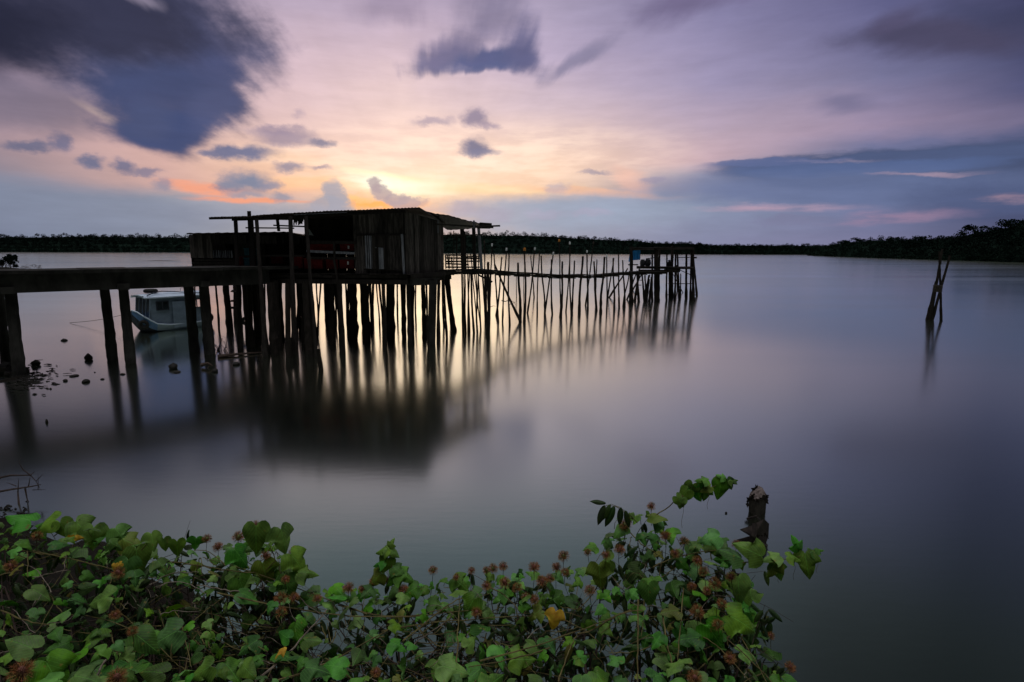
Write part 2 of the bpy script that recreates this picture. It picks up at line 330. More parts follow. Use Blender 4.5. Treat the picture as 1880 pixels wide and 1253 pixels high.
def water_mat():
    m = bpy.data.materials.new('river water'); m.use_nodes = True; nt = m.node_tree; L = nt.links.new
    p = nt.nodes['Principled BSDF']
    p.inputs['Metallic'].default_value = 1.0   # silvery, silt-laden water averaged by a long exposure
    tc = nd(nt, 'ShaderNodeTexCoord')
    def noise(st, sc, d=4):
        mp = nd(nt, 'ShaderNodeMapping'); L(tc.outputs['Object'], mp.inputs[0]); mp.inputs[3].default_value = st; mp.inputs[2].default_value = (0, 0, rad(8))
        n = nd(nt, 'ShaderNodeTexNoise'); L(mp.outputs[0], n.inputs[0]); n.inputs['Scale'].default_value = sc; n.inputs['Detail'].default_value = d; return n.outputs[0]
    big = noise((.02, .09, 1), 1, 4); rip = noise((1.2, 5, 1), 1.6, 4); bands = noise((.004, .08, 1), 1, 5)
    L(mrange(nt, mth(nt, 'MULTIPLY_ADD', bands, .5, mth(nt, 'MULTIPLY', big, .5)), .35, .65, .125, .18), p.inputs['Roughness'])
    L(mix(nt, big, (.51, .58, .455), (.55, .62, .49)), p.inputs['Base Color'])
    bp = nd(nt, 'ShaderNodeBump'); L(rip, bp.inputs['Height']); bp.inputs['Strength'].default_value = .05; bp.inputs['Distance'].default_value = .012
    L(bp.outputs[0], p.inputs['Normal'])
    return m
M['water'] = water_mat()

# ------------------------------------------------------------------ mesh helpers
class MB:
    def __init__(s): s.v = []; s.f = []; s.mi = []; s.uv = {}; s.cur = 0; s.st = []
    def add(s, vs, fs):
        s.st.append((len(s.v), len(s.f))); o = len(s.v); s.v.extend([tuple(v) for v in vs]); s.f.extend([tuple(i + o for i in f) for f in fs]); s.mi.extend([s.cur] * len(fs)); return s
    def box(s, c, size, rot=None, jit=0.0):
        hx, hy, hz = [d / 2 for d in size]; vs = []
        for dx, dy, dz in [(-1,-1,-1),(1,-1,-1),(1,1,-1),(-1,1,-1),(-1,-1,1),(1,-1,1),(1,1,1),(-1,1,1)]:
            v = Vector((dx * hx + random.uniform(-jit, jit), dy * hy + random.uniform(-jit, jit), dz * hz + random.uniform(-jit, jit)))
            if rot is not None: v = rot @ v
            vs.append(Vector(c) + v)
        return s.add(vs, [(0,3,2,1),(4,5,6,7),(0,1,5,4),(1,2,6,5),(2,3,7,6),(3,0,4,7)])
    def hexa(s, lo, hi):       # 4 lower + 4 upper corners
        return s.add(list(lo) + list(hi), [(0,3,2,1),(4,5,6,7),(0,1,5,4),(1,2,6,5),(2,3,7,6),(3,0,4,7)])
    def beam(s, a, b, w, h, jit=0.0, up=Vector((0, 0, 1))):
        a, b = Vector(a), Vector(b); d = (b - a); l = d.length; d.normalize()
        x = d.cross(up)
        if x.length < 1e-3: x = d.cross(Vector((0, 1, 0)))
        x.normalize(); y = x.cross(d)
        return s.box((a + b) / 2, (w, l, h), Matrix((x, d, y)).transposed(), jit)
    def tube(s, pts, rs, n=7, jit=0.0, cap=True):
        pts = [Vector(p) for p in pts]; o = []; fs = []; N = len(pts)
        if isinstance(rs, (int, float)): rs = [rs] * N
        d0 = (pts[1] - pts[0]).normalized(); u = d0.cross(Vector((.3, .9, .2)));
        if u.length < .1: u = d0.cross(Vector((1, 0, 0)))
        for i, p in enumerate(pts):
            d = (pts[min(i + 1, N - 1)] - pts[max(i - 1, 0)]).normalized()
            u = (u - d * u.dot(d)).normalized(); w = d.cross(u)
            for k in range(n):
                a = 2 * math.pi * k / n; r = rs[i] * (1 + random.uniform(-jit, jit))
                o.append(p + u * (math.cos(a) * r) + w * (math.sin(a) * r))
        for i in range(N - 1):
            for k in range(n):
                fs.append((i * n + k, i * n + (k + 1) % n, (i + 1) * n + (k + 1) % n, (i + 1) * n + k))
        if cap: fs.append(tuple(range(n))[::-1]); fs.append(tuple((N - 1) * n + k for k in range(n)))
        return s.add(o, fs)
    def each(s, name, m, parent=None, smooth=False):
        """every added piece becomes an object of its own"""
        out = []; st = s.st + [(len(s.v), len(s.f))]
        for (v0, f0), (v1, f1) in zip(st[:-1], st[1:]):
            b = MB(); b.v = s.v[v0:v1]; b.f = [tuple(i - v0 for i in f) for f in s.f[f0:f1]]; b.mi = [0] * len(b.f); out.append(b.build(name, m, parent, smooth))
        return out
    def build(s, name, m, parent=None, smooth=False):
        me = bpy.data.meshes.new(name); me.from_pydata(s.v, [], s.f); 
        for x in (m if isinstance(m, (list, tuple)) else [m]): me.materials.append(M[x])
        if any(s.mi): me.polygons.foreach_set('material_index', s.mi)
        if smooth: me.polygons.foreach_set('use_smooth', [True] * len(me.polygons))
        me.validate(); me.update()
        o = bpy.data.objects.new(name, me); COL.objects.link(o)
        if parent is not None:
            o.parent = parent; o.matrix_parent_inverse = parent.matrix_basis.inverted()
        return o
def tag(o, label=None, cat=None, group=None, kind=None):
    for k, v in (('label', label), ('category', cat), ('group', group), ('kind', kind)):
        if v: o[k] = v
    return o
def thing(name, label, cat, loc=(0, 0, 0), group=None):
    o = bpy.data.objects.new(name, None); o.empty_display_size = .2; COL.objects.link(o); o.location = loc
    return tag(o, label, cat, group)
def V(*a): return Vector(a)

# ------------------------------------------------------------------ water, banks, far shores
mb = MB(); mb.add([(-2500, -60, 0), (2500, -60, 0), (2500, 4200, 0), (-2500, 4200, 0)], [(0, 1, 2, 3)])
tag(mb.build('river_water', 'water'), kind='structure')

EDGE = [(-60, 15), (-25, 12), (-14, 10.5), (-9.2, 9.2), (-8.2, 8.3), (-6, 7.6), (-4.8, 7.0), (-3.8, 6.3), (-3.1, 5.2), (-2.5, 3.8), (-1.3, 2.1), (0, 1.55), (3, 1.3), (60, 1.0)]
def bank():
    xs = np.concatenate([np.linspace(-60, -12, 40), np.linspace(-11.8, 4, 110), np.linspace(4.5, 60, 40)]); s_ = np.linspace(-3, 6, 60)
    vs = []; fs = []; ex = [e[0] for e in EDGE]; ey = [e[1] for e in EDGE]
    for i, x in enumerate(xs):
        e = np.interp(x, ex, ey)
        for j, s in enumerate(s_):
            s2 = s if s < 5.5 else s + (j - 56) * 12
            z = np.interp(s, [-3, 0, .5, 3.0, 6], [-1.8, -.03, .12, 2.35, 2.42]) + R.randn() * .03 + .05 * math.sin(x * 3.1 + s * 2)
            vs.append((x + R.randn() * .02, e - s2, z))
    n = len(s_)
    for i in range(len(xs) - 1):
        for j in range(n - 1):
            a = i * n + j; fs.append((a, a + 1, a + n + 1, a + n))
    mb = MB(); mb.add(vs, fs); tag(mb.build('river_bank', 'mud', smooth=True), kind='structure')
bank()

def leafcloud(centers, radii, per, size, seed=0, flat=.8):
    """many small triangles/quads scattered through crown volumes -> verts, faces"""
    r = np.random.RandomState(seed); n = len(centers) * per
    c = np.repeat(np.array(centers), per, 0); rr = np.repeat(np.array(radii), per, 0)
    d = r.randn(n, 3); d /= np.linalg.norm(d, axis=1)[:, None]
    if rr.ndim == 1: rr = np.stack([rr, rr, rr * flat], 1)
    p = c + d * rr * (r.rand(n, 1) ** .33 * (.9 + .25 * r.rand(n, 1)))
    a = r.randn(n, 3); a /= np.linalg.norm(a, axis=1)[:, None]; b = np.cross(a, r.randn(n, 3)); b /= np.linalg.norm(b, axis=1)[:, None]
    s = size * (.5 + r.rand(n, 1))
    q = np.stack([p - a * s - b * s * .5, p + a * s * .2 - b * s * .7, p + a * s + b * s * .4, p - a * s * .3 + b * s * .8], 1).reshape(-1, 3)
    f = np.arange(n * 4).reshape(n, 4)
    return q, f
def np_obj(name, q, f, m, parent=None):
    me = bpy.data.meshes.new(name); me.from_pydata(q.tolist(), [], f.tolist()); me.materials.append(M[m]); me.update()
    o = bpy.data.objects.new(name, me); COL.objects.link(o)
    if parent is not None: o.parent = parent; o.matrix_parent_inverse = parent.matrix_basis.inverted()
    return o
def forest(pref, prof, base, rows, seed, label, step=5, deep=.10):
    r = np.random.RandomState(seed); px0, px1 = prof[0][0], prof[-1][0]
    cs = []; rs = []; vs = []; fs = []; xs = np.arange(px0, px1 + 1, step)
    k = 0
    for x in xs:
        yb = np.interp(x, [b[0] for b in base], [b[1] for b in base]); yt = np.interp(x, [b[0] for b in prof], [b[1] for b in prof])
        b = water(x, yb); t = depth(b)
        dirn = Vector((b.x, b.y, 0)).normalized()
        for i, row in enumerate(rows):
            tt = t * (1 + deep * row[0]); bb = b + dirn * (t * deep * row[0]); H = (at(x, yt, tt).z) * row[1]
            if i in (0, len(rows) - 1, 2):
                vs.append((bb.x, bb.y, -1 if i == 0 else H * .86)) if i != 2 else vs.append((bb.x, bb.y, H * .42))
            rad_ = step * tt / F * .85 * r.uniform(.8, 1.35)
            rad_ = min(max(rad_, 2.0), H * .5 + .8)
            hh = H * (r.uniform(.84, 1.06) if r.rand() > .12 else r.uniform(1.04, 1.14))
            cs.append((bb.x + r.randn() * rad_ * .6, bb.y + r.randn() * rad_ * .6, max(hh - rad_ * .8, rad_ * .35))); rs.append(rad_)
    n = len(xs)
    for i in range(n - 1):
        for j in range(2):
            a = i * 3 + j; fs.append((a, a + 1, a + 4, a + 3))
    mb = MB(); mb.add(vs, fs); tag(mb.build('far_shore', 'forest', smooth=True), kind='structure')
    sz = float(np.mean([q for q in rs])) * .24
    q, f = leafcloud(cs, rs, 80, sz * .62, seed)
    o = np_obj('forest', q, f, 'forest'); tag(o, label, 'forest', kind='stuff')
ROWS = [(0, .22), (.1, .42), (.3, .62), (.6, .80), (.8, .90), (1.0, .96), (1.2, 1.0)]
forest('a', [(-160, 432), (60, 433), (160, 431), (345, 433), (560, 431), (760, 428), (880, 428), (960, 428), (1010, 430), (1060, 434), (1110, 437), (1160, 439), (1200, 444), (1290, 446)],
       [(-160, 463), (340, 463.5), (900, 466), (1290, 467.5)], ROWS, 3, 'dark mangrove forest along the far shore behind the hut', 4.5)
forest('b', [(1180, 446), (1300, 448), (1400, 449), (1520, 449.5)], [(1180, 467), (1520, 468.3)], ROWS, 4, 'thin distant strip of forest closing the river', 4.5, .06)
forest('c', [(1487, 466), (1500, 452), (1530, 446), (1560, 441), (1600, 438), (1650, 437), (1700, 436), (1745, 433), (1790, 421), (1815, 417), (1850, 409), (1900, 401), (2100, 385)],
       [(1487, 470), (1600, 474), (1700, 477), (1880, 482.5), (2100, 491)], ROWS, 5, 'dark wooded hillside sloping down to the water on the right', 6, .14)

def emergent(px, ytop, w, t, label, spread=1.0, seed=0):
    r = np.random.RandomState(seed); top = at(px, ytop, t); s = t / F
    g = Vector((top.x, top.y, top.z - 26 * s - 6)); root = thing('tree', label, 'tree', g, 'trees standing above the canopy')
    mb = MB(); h = top.z - g.z
    mb.tube([g, g + V(.2, 0, h * .5), g + V(.1, 0, h * .9)], [.35, .25, .12], 6); limbs = []
    cs = []; rs = []
    for k in range(9):
        a = r.rand() * 6.28; rr = r.rand() ** .5 * w * s * .5; c = g + V(math.cos(a) * rr, math.sin(a) * rr, h - w * s * .18 - r.rand() * w * s * .28)
        mb.tube([g + V(.1, 0, h * .6), (g + V(0, 0, h * .8) + c) / 2, c], [.14, .08, .04], 4)
        cs.append(tuple(c)); rs.append(w * s * r.uniform(.14, .24))
    mb.build('trunk', 'pole', root)
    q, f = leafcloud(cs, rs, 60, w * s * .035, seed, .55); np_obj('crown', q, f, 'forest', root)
for i, a in enumerate([(1548, 438, 18, 440, 'low rounded tree, leftmost of those poking above the right hillside forest'), (1577, 434, 20, 420, 'open crowned tree poking above the forest where the right shore starts to rise'),
                       (1640, 432, 22, 380, 'small flat crowned tree above the forest between two taller ones'), (1687, 431, 26, 355, 'spreading tree on the skyline left of the crossed marker poles'),
                       (1742, 430, 22, 320, 'bushy tree on the skyline directly above the marker poles'), (1792, 409, 34, 300, 'tall umbrella shaped tree standing clear of the right hillside skyline'),
                       (1826, 414, 22, 290, 'dome shaped tree right of the tall umbrella shaped one'), (1868, 400, 30, 270, 'feathery tree on the hilltop at the right edge')]):
    emergent(*a, seed=20 + i)

# islet on the left, sand bar
def mound(name, px, py, rx, ry, h, m, kind='structure', seed=1, z0=0):
    c = water(px, py); r = np.random.RandomState(seed); mb = MB(); vs = [(c.x, c.y, h)]; n = 28; fs = []
    for k in range(1, 6):
        q = k / 5
        for j in range(n):
            a = 2 * math.pi * j / n; w = 1 + .22 * math.sin(3 * a + seed) + .12 * r.randn() * q
            vs.append((c.x + rx * q * w * math.cos(a), c.y + ry * q * w * math.sin(a), h * (1 - q * q) * r.uniform(.7, 1.2) - .12 * q))
    for j in range(n): fs.append((0, 1 + j, 1 + (j + 1) % n))
    for k in range(4):
        for j in range(n): a = 1 + k * n; fs.append((a + j, a + n + j, a + n + (j + 1) % n, a + (j + 1) % n))
    mb.add(vs, fs); o = mb.build(name, m, smooth=True); return tag(o, kind=kind)
mound('mud_islet', 0, 495, 5.2, 3.5, .45, 'mud', seed=3)
mound('mud_bar', 300, 479.5, 9.5, .9, .14, 'mud', seed=5)
mound('mud_patch', 18, 698, .8, 1.1, .06, 'mud', seed=8)
b = water(10, 494); root = thing('mangrove_bush', 'dense dark mangrove bush on the small mud islet at the left edge', 'bush', b)
cs = []; rs = []; mb = MB(); t0 = depth(b)
for k in range(22):
    x = random.uniform(-30, 34); hgt = 467 + abs(x - 5) * .18 + random.uniform(0, 18)
    c = at(x, hgt, t0 + random.uniform(-1, 2)); cs.append(tuple(c)); rs.append(random.uniform(.4, .75))
    mb.tube([(b.x + (c.x - b.x) * .5, b.y, 0), (b + c) / 2 + V(.1, 0, .1), c], [.06, .04, .02], 4)
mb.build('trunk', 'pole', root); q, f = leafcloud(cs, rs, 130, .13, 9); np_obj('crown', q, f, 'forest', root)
mb = MB()
for k in range(26):
    p = water(random.uniform(38, 84), random.uniform(488, 497)); q = p + V(random.uniform(-1, 1), random.uniform(-.5, .5), random.uniform(.05, .5))
    mb.tube([p - V(0, 0, .1), (p + q) / 2 + V(0, 0, .15), q, q + V(random.uniform(-.6, .6), 0, random.uniform(-.3, .1))], [.04, .03, .025, .01], 4)
mb.each('root', 'twig', root)

# ------------------------------------------------------------------ piles and poles
def pile_line(xt, yt, xb, yb, ztop=None, zbase=-.5):
    b = water(xb, yb); t = depth(b); a = at(xt, yt, t); d = a - b
    if ztop is not None: a = b + d * ((ztop - b.z) / d.z)
    b2 = b - d.normalized() * (abs(zbase)); return a, b2, t
def pole(mb, xt, yt, xb, yb, w, ztop=None, n=7, jit=.12, bend=.012, rough_base=True, taper=.85, steps=None):
    a, b, t = pile_line(xt, yt, xb, yb, ztop); r = w * .5 * t / F; L_ = (a - b).length; N = steps or max(5, int(L_ / .28))
    side = V(random.uniform(-1, 1), random.uniform(-1, 1), 0) * L_ * bend; ph = random.uniform(2, 5)
    pts = []; rs = []
    for i in range(N + 1):
        q = i / N; p = b.lerp(a, q) + side * math.sin(q * ph) * math.sin(math.pi * min(q * 1.1, 1))
        k = 1.0 - (1 - taper) * q
        if rough_base and p.z < .9: k *= 1.08 + random.uniform(0, .22)
        pts.append(p); rs.append(r * k)
    mb.tube(pts, rs, n, jit); return a, b, t

# jetty ---------------------------------------------------------------
A2, B2, C2 = water(35, 688), water(240, 667), water(385, 650)
dj = (C2 - A2); dj.z = 0; dj.normalize(); nj = V(-dj.y, dj.x, 0)
jet = thing('jetty', 'long dark concrete jetty on paired piles running from the left edge to the hut', 'jetty', A2)
j0 = A2 - dj * 13; j1 = A2 + dj * 8.2; W_ = 1.75
edge = nj * -.18
def jp(s, w, z): p = A2 + dj * s + nj * w; return V(p.x, p.y, z)
mb = MB(); rot = Matrix((dj, nj, V(0, 0, 1))).transposed()
s = -13.0
while s < 8.4:      # cast deck panels
    l = 1.5; mb.box(jp(s + l / 2, W_ / 2 - .05, 3.40 + random.uniform(-.006, .006)), (l - .012, W_ + .5, .12), rot, .006); s += l
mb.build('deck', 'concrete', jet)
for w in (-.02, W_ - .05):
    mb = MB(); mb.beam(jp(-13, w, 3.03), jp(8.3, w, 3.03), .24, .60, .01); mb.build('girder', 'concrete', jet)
for s_ in (-9.3, -6.2, -3.1, 0, None, None):
    pass
for nm, (xb, yb, xt, yt, w) in {'': (36, 690, 20, 545, 19), 'b': (12, 676, -1, 545, 15), 'c': (240, 667, 226, 530, 16), 'd': (207, 661, 192, 530, 16), 'e': (385, 650, 374, 525, 17), 'f': (357, 645, 346, 525, 16)}.items():
    mb = MB(); a, b, t = pile_line(xt, yt, xb, yb, 2.85)
    N = 16; pts = [b.lerp(a, i / N) for i in range(N + 1)]; r = w * .5 * t / F
    rs = [r * (1.0 + (.05 + random.uniform(0, .09) if p.z < 1.0 else 0)) for p in pts]
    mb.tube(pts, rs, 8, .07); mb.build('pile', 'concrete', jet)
for k in (1, 2, 3, 4):
    for w in (.1, W_ - .1):
        p = jp(-3.2 * k, w, 0); mb = MB(); pts = [p + V(0, 0, -.5 + i * .42) for i in range(9)]; mb.tube(pts, .2, 8, .07); mb.build('pile', 'concrete', jet)
for c, k in ((A2, .28), (B2, .28), (C2, .28)):
    mb = MB(); p0 = c - nj * .25; mb.beam(V(p0.x, p0.y, 2.83), V(p0.x, p0.y, 2.83) + nj * (W_ + .5), .34, .22, .01); mb.build('crosshead', 'concrete', jet)

# ------------------------------------------------------------------ hut
FY = 24.4
hut = thing('stilt_hut', 'ramshackle dark timber hut with sagging tin roof raised on many stilts', 'hut', atY(745, 640, FY) * 1.0)
def P(px, py, Y=FY): return atY(px, py, Y)
CR0 = P(745, 500); CR1 = P(815, 497, 27.4); CR2 = P(884, 494, 29.6)
rd = (CR1 - CR0); rd.z = 0; rdn = rd.normalized()
def boards(mb, p0, p1, z0, z1, w=.15, th=.03, ragged=.05, skip=.0, gap=.006, z1b=None):
    """vertical boards from p0 to p1 (xy), z0..z1"""
    p0 = V(p0.x, p0.y, 0); p1 = V(p1.x, p1.y, 0); d = p1 - p0; L_ = d.length; d.normalize(); n = V(d.y, -d.x, 0); s = 0
    rot = Matrix((d, -n, V(0, 0, 1))).transposed()
    while s < L_ - .03:
        ww = min(w * random.uniform(.65, 1.3), L_ - s); zz1 = z1 if z1b is None else z1 + (z1b - z1) * (s / L_)
        if random.random() >= skip:
            a, b = z0 - random.uniform(0, ragged), zz1 + random.uniform(-ragged * .3, ragged * .3)
            c = p0 + d * (s + ww / 2) + n * random.uniform(-.008, .012); c.z = (a + b) / 2
            mb.box(c, (ww - gap, th, b - a), rot @ Matrix.Rotation(random.uniform(-.006, .006), 3, 'Y'), .002)
        s += ww
zr = lambda px, py, Y=FY: P(px, py, Y).z
# floor slab and joists
FLz0, FLz1 = zr(600, 521.5), zr(600, 500)
mb = MB(); a, b = P(430, 510, FY - .1), P(747, 510, FY - .1)
for yy in (0.0, .9, 1.8, 2.7, 3.6):
    mb.beam(V(a.x - .3 + yy * .02, FY - .05 + yy, 2.93), V(b.x + yy * .42, FY - .05 + yy, 2.93), .12, .36, .01)
mb.each('floor_joist', 'darkwood', hut)
mb = MB(); s = FY - .18
x = a.x - .3
while x < b.x + .1:
    w = random.uniform(.12, .2); mb.box((x + w / 2, FY + 1.72, 3.14 + random.uniform(-.01, .01)), (w - .008, 3.9 + random.uniform(-.1, .1), .035), None, .004); x += w
mb.build('floor', 'wood', hut)
mb = MB(); mb.beam(V(a.x - .2, FY - .16, 2.84), V(b.x + .05, FY - .16, 2.80), .07, .2, .012); mb.beam(V(a.x + 1, FY - .15, 3.03), V(b.x - .4, FY - .15, 3.05), .05, .12, .012)
mb.beam(P(545, 503, FY - .22), P(610, 509, FY - .22), .04, .10, .01)
mb.each('floor_beam', 'wood', hut)
# front wall right section
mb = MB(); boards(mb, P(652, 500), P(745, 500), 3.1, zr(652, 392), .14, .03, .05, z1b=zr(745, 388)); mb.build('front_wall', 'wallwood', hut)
mb = MB()      # rail and trim on front wall
mb.beam(P(655, 432, FY - .05), P(745, 431, FY - .05), .04, .07, .006); mb.beam(P(668, 495, FY - .05), P(745, 497, FY - .05), .04, .05, .006)
mb.each('wall_batten', 'wood', hut)
door = MB(); boards(door, P(673, 495, FY - .07), P(712, 495, FY - .07), zr(673, 494), zr(673, 433), .13, .03, .01); door = door.build('door', 'wood', hut)
mb = MB(); boards(mb, P(671.5, 495, FY - .10), P(685, 495, FY - .10), zr(673, 493), zr(673, 433), .10, .02, .02, gap=.04); boards(mb, P(696, 495, FY - .11), P(705, 495, FY - .11), zr(673, 494), zr(673, 455), .11, .02, .02)
mb.build('door_board', 'greywood', door)
mb = MB(); mb.box(P(690, 455, FY - .12), (.06, .03, .03)); mb.build('latch', 'paleconc', door)
mb = MB(); mb.beam(P(738, 430, FY - .08), P(742, 505, FY - .08), .10, .05, .006, V(0, 1, 0)); mb.build('corner_board', 'greywood', hut)
# upper recessed wall and back wall
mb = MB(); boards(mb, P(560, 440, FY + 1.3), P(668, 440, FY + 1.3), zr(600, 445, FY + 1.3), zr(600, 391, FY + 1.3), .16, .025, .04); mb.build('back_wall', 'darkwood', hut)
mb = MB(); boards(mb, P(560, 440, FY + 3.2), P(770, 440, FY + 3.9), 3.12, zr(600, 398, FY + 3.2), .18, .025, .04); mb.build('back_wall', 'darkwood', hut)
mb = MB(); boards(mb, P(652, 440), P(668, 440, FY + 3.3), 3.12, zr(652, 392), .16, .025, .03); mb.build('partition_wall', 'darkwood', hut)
# right wall
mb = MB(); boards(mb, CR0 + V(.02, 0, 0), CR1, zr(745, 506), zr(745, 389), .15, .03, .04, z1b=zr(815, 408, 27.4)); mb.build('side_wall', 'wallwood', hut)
mb = MB(); c0, c1 = P(752, 507.5, FY - .02), P(815, 502.5, 27.3); mb.beam(c0 + V(.06, -.05, 0), c1 + V(.06, -.05, 0), .06, .21, .005); mb.build('side_beam', 'greywood', hut).data.materials[0] = M['wood']
mb = MB(); mb.beam(P(804, 404, 26.9), P(804, 428, 26.9), .05, .09, .005, V(0, 1, 0)); mb.build('wall_patch', 'greywood', hut)
mb = MB(); mb.beam(V(CR0.x, CR0.y, 2.92), V(CR1.x, CR1.y, 2.92), .14, .36, .01); mb.beam(V(CR1.x, CR1.y, 3.05), V(CR2.x, CR2.y, 3.05), .12, .16, .01)
mb.beam(V(CR1.x - 2.2, CR1.y + 1.2, 3.0), V(CR2.x - .8, CR2.y + .4, 3.0), .12, .16, .01); mb.each('side_joist', 'darkwood', hut)
# roofs
def sheet(mb, c, nx, ny, th=.03, wav=.018, jit=.01, sag=0.0, freq=None):
    """corrugated sheet over the quad c = [FL, FR, BR, BL]"""
    vs = []; fs = []
    for j in range(ny + 1):
        for i in range(nx + 1):
            u, v = i / nx, j / ny; p = c[0].lerp(c[1], u).lerp(c[3].lerp(c[2], u), v)
            z = wav * math.sin(i * math.pi / 1.5) - sag * math.sin(math.pi * u) * math.sin(math.pi * v) + random.uniform(-jit, jit) * .5
            vs.append(p + V(0, random.uniform(-jit, jit) if j in (0, ny) else 0, z + th / 2))
    m = len(vs); vs += [v - V(0, 0, th) for v in vs]; w = nx + 1
    for j in range(ny):
        for i in range(nx):
            a = j * w + i; fs.append((a, a + 1, a + w + 1, a + w)); fs.append((m + a, m + a + w, m + a + w + 1, m + a + 1))
    for i in range(nx):
        fs.append((i, m + i, m + i + 1, i + 1)); a = ny * w + i; fs.append((a, a + 1, m + a + 1, m + a))
    for j in range(ny):
        a = j * w; fs.append((a, a + w, m + a + w, m + a)); a = j * w + nx; fs.append((a, m + a, m + a + w, a + w))
    mb.add(vs, fs)
RY = FY - .55
mb = MB()
# front edge built as overlapping sheets that follow the rising, uneven eave
eave = [(386, 402, 398.5), (455, 400, 396.5), (476, 398, 394.5), (548, 393.5, 390), (600, 390, 387), (660, 388, 385.5), (712, 386, 383), (771, 383, 381)]
for (x0, y0, t0_), (x1, y1, t1_) in zip(eave[:-1], eave[1:]):
    back = 7.2 if x0 < 540 else 6.0; Y2 = RY + back
    p0, p1 = P(x0, (y0 + t0_) / 2, RY), P(x1 + (3 if x1 < 770 else 0), (y1 + t1_) / 2, RY)
    dz = .30 if x0 < 540 else -.50
    sheet(mb, [p0, p1, V(p1.x + .1 * back, Y2, p1.z + dz), V(p0.x + .05 * back, Y2, p0.z + dz)], max(6, int((x1 - x0) / 2)), 6, .05, .014, .014)
mb.build('roof', 'tin', hut)
mb = MB()
mb.beam(P(384, 401.5, RY + .1), P(560, 397.5, RY + .1), .07, .10, .01); mb.beam(P(426, 402, FY), P(560, 399, FY), .10, .16, .01); mb.beam(P(560, 396.5, RY + .15), P(745, 388.5, RY + .15), .06, .10, .012)
mb.beam(P(430, 401, FY + 1.2), P(570, 398, FY + 1.2), .09, .12, .01)
mb.each('roof_beam', 'wood', hut)
mb = MB(); sheet(mb, [P(540, 394.5, RY - .05), P(637, 390.2, RY - .05), P(637, 391, RY + .8), P(540, 395, RY + .8)], 40, 2, .015, .01, .01); mb.build('roof_sheet', 'greywood', hut)
for k in range(4): pass
# right lean-to roof (runs back along the side wall, sagging)
edge_r = [(744, 387.5, FY - .3), (752, 386.5, FY), (775, 387.5, 25.3), (800, 393.5, 26.3), (822, 396, 27.0), (840, 401, 27.6), (862, 407, 28.4), (880, 410.5, 29.2), (896, 412.5, 30.0)]
low_r = [(744, 395), (752, 396), (775, 402), (800, 409), (822, 422), (840, 421.5), (862, 420), (880, 418.5), (896, 416)]
mb = MB()
for i in range(len(edge_r) - 1):
    a0, a1 = P(*low_r[i], edge_r[i][2] + 3.0), P(*low_r[i + 1], edge_r[i + 1][2] + 3.0)
    b0, b1 = P(*edge_r[i]), P(*edge_r[i + 1])
    sheet(mb, [b0, b1, a1, a0], 6, 8, .05, .012, .02)
mb.build('lean_to_roof', 'tin', hut)
mb = MB(); mb.beam(P(800, 412, 26), P(905, 418, 30), .06, .09, .01); mb.beam(P(868, 417, 28.6), P(918, 415, 29.2), .05, .07, .01); mb.hexa([P(880, 417, 29), P(903, 416, 29), P(903, 415, 30.4), P(880, 416, 30.4)], [P(881, 409, 29), P(903, 411, 29), P(903, 410, 30.4), P(881, 408.5, 30.4)])
mb.beam(P(806, 432.5, 27.2), P(886, 431.5, 28.8), .05, .06, .01); mb.beam(P(876, 419, 28.5), P(900, 419.5, 28.9), .05, .05, .01)
mb.each('rafter', 'darkwood', hut)
mb = MB(); mb.tube([P(870, 420, 28.4), P(870, 408, 28.4), P(870, 405, 28.4)], [.05, .07, .04], 8, .1); mb.build('post_cap', 'sack', hut)
# front posts (continue down as stilts)
for (xt, yt, xb, yb, w) in [(432.5, 402, 441, 640, 8), (457, 388, 463, 505, 5), (461, 404, 468, 505, 6), (471, 402, 487, 655, 7.5), (509, 400, 512, 425, 4.2), (533, 398, 541, 650, 9), (562, 397, 580, 655, 7), (744.5, 386, 753, 634, 8.5)]:
    mb = MB(); pole(mb, xt, yt, xb, yb if yb > 600 else 650, w, bend=.002, jit=.1) if yb > 600 else mb.beam(P(xt, yt), P(xb if yb > 500 else xb, yb), w * FY / F, w * FY / F, .006, V(0, 1, 0))
    mb.build('post', 'wood', hut)
mb = MB()
mb.beam(P(451, 418.5, FY - .06), P(540, 419.5, FY - .06), .05, .055, .004); mb.beam(P(502, 414, FY - .1), P(560, 416.5, FY - .1), .05, .06, .004)
mb.each('porch_rail', 'wood', hut)
mb = MB(); 
mb.beam(P(560, 445, FY - .07), P(654, 445.5, FY - .07), .04, .13, .006); mb.beam(P(562, 474, FY - .07), P(654, 475, FY - .07), .04, .11, .006); mb.beam(P(480, 470, FY - .02), P(560, 470, FY - .02), .04, .08, .006)
mb.beam(P(563, 463.5, FY + .5), P(560, 497, FY + .5), .04, .08, .006)
mb.each('porch_rail', 'wood', hut)
mb = MB(); mb.beam(P(563, 461.5, FY - .1), P(651, 465.5, FY - .1), .04, .10, .004); mb.each('porch_rail', 'greywood', hut)
mb = MB(); mb.beam(P(613, 444, FY - .13), P(614.5, 476, FY - .13), .09, .04, .004, V(0, 1, 0)); mb.beam(P(613, 476, FY - .15), P(621, 521, FY - .2), .10, .04, .004, V(0, 1, 0)); mb.each('porch_brace', 'wood', hut)
mb = MB(); mb.hexa([P(561, 431, FY + .9), P(576, 433, FY + .9), P(576, 433, FY + .92), P(561, 431, FY + .92)], [P(561, 421, FY + .9), P(568, 421, FY + .9), P(568, 421, FY + .92), P(561, 421, FY + .92)]); mb.build('torn_sheet', 'greytarp', hut)
mb = MB()
for k in range(14):
    x = 540 + k * 1.2 + random.uniform(-.5, .5); mb.beam(P(x, 403, FY + .4), P(x + random.uniform(-1, 1), 406 + random.uniform(0, 8), FY + .4), .05, .02, .004, V(0, 1, 0))
mb.each('thatch_fringe', 'darkwood', hut)
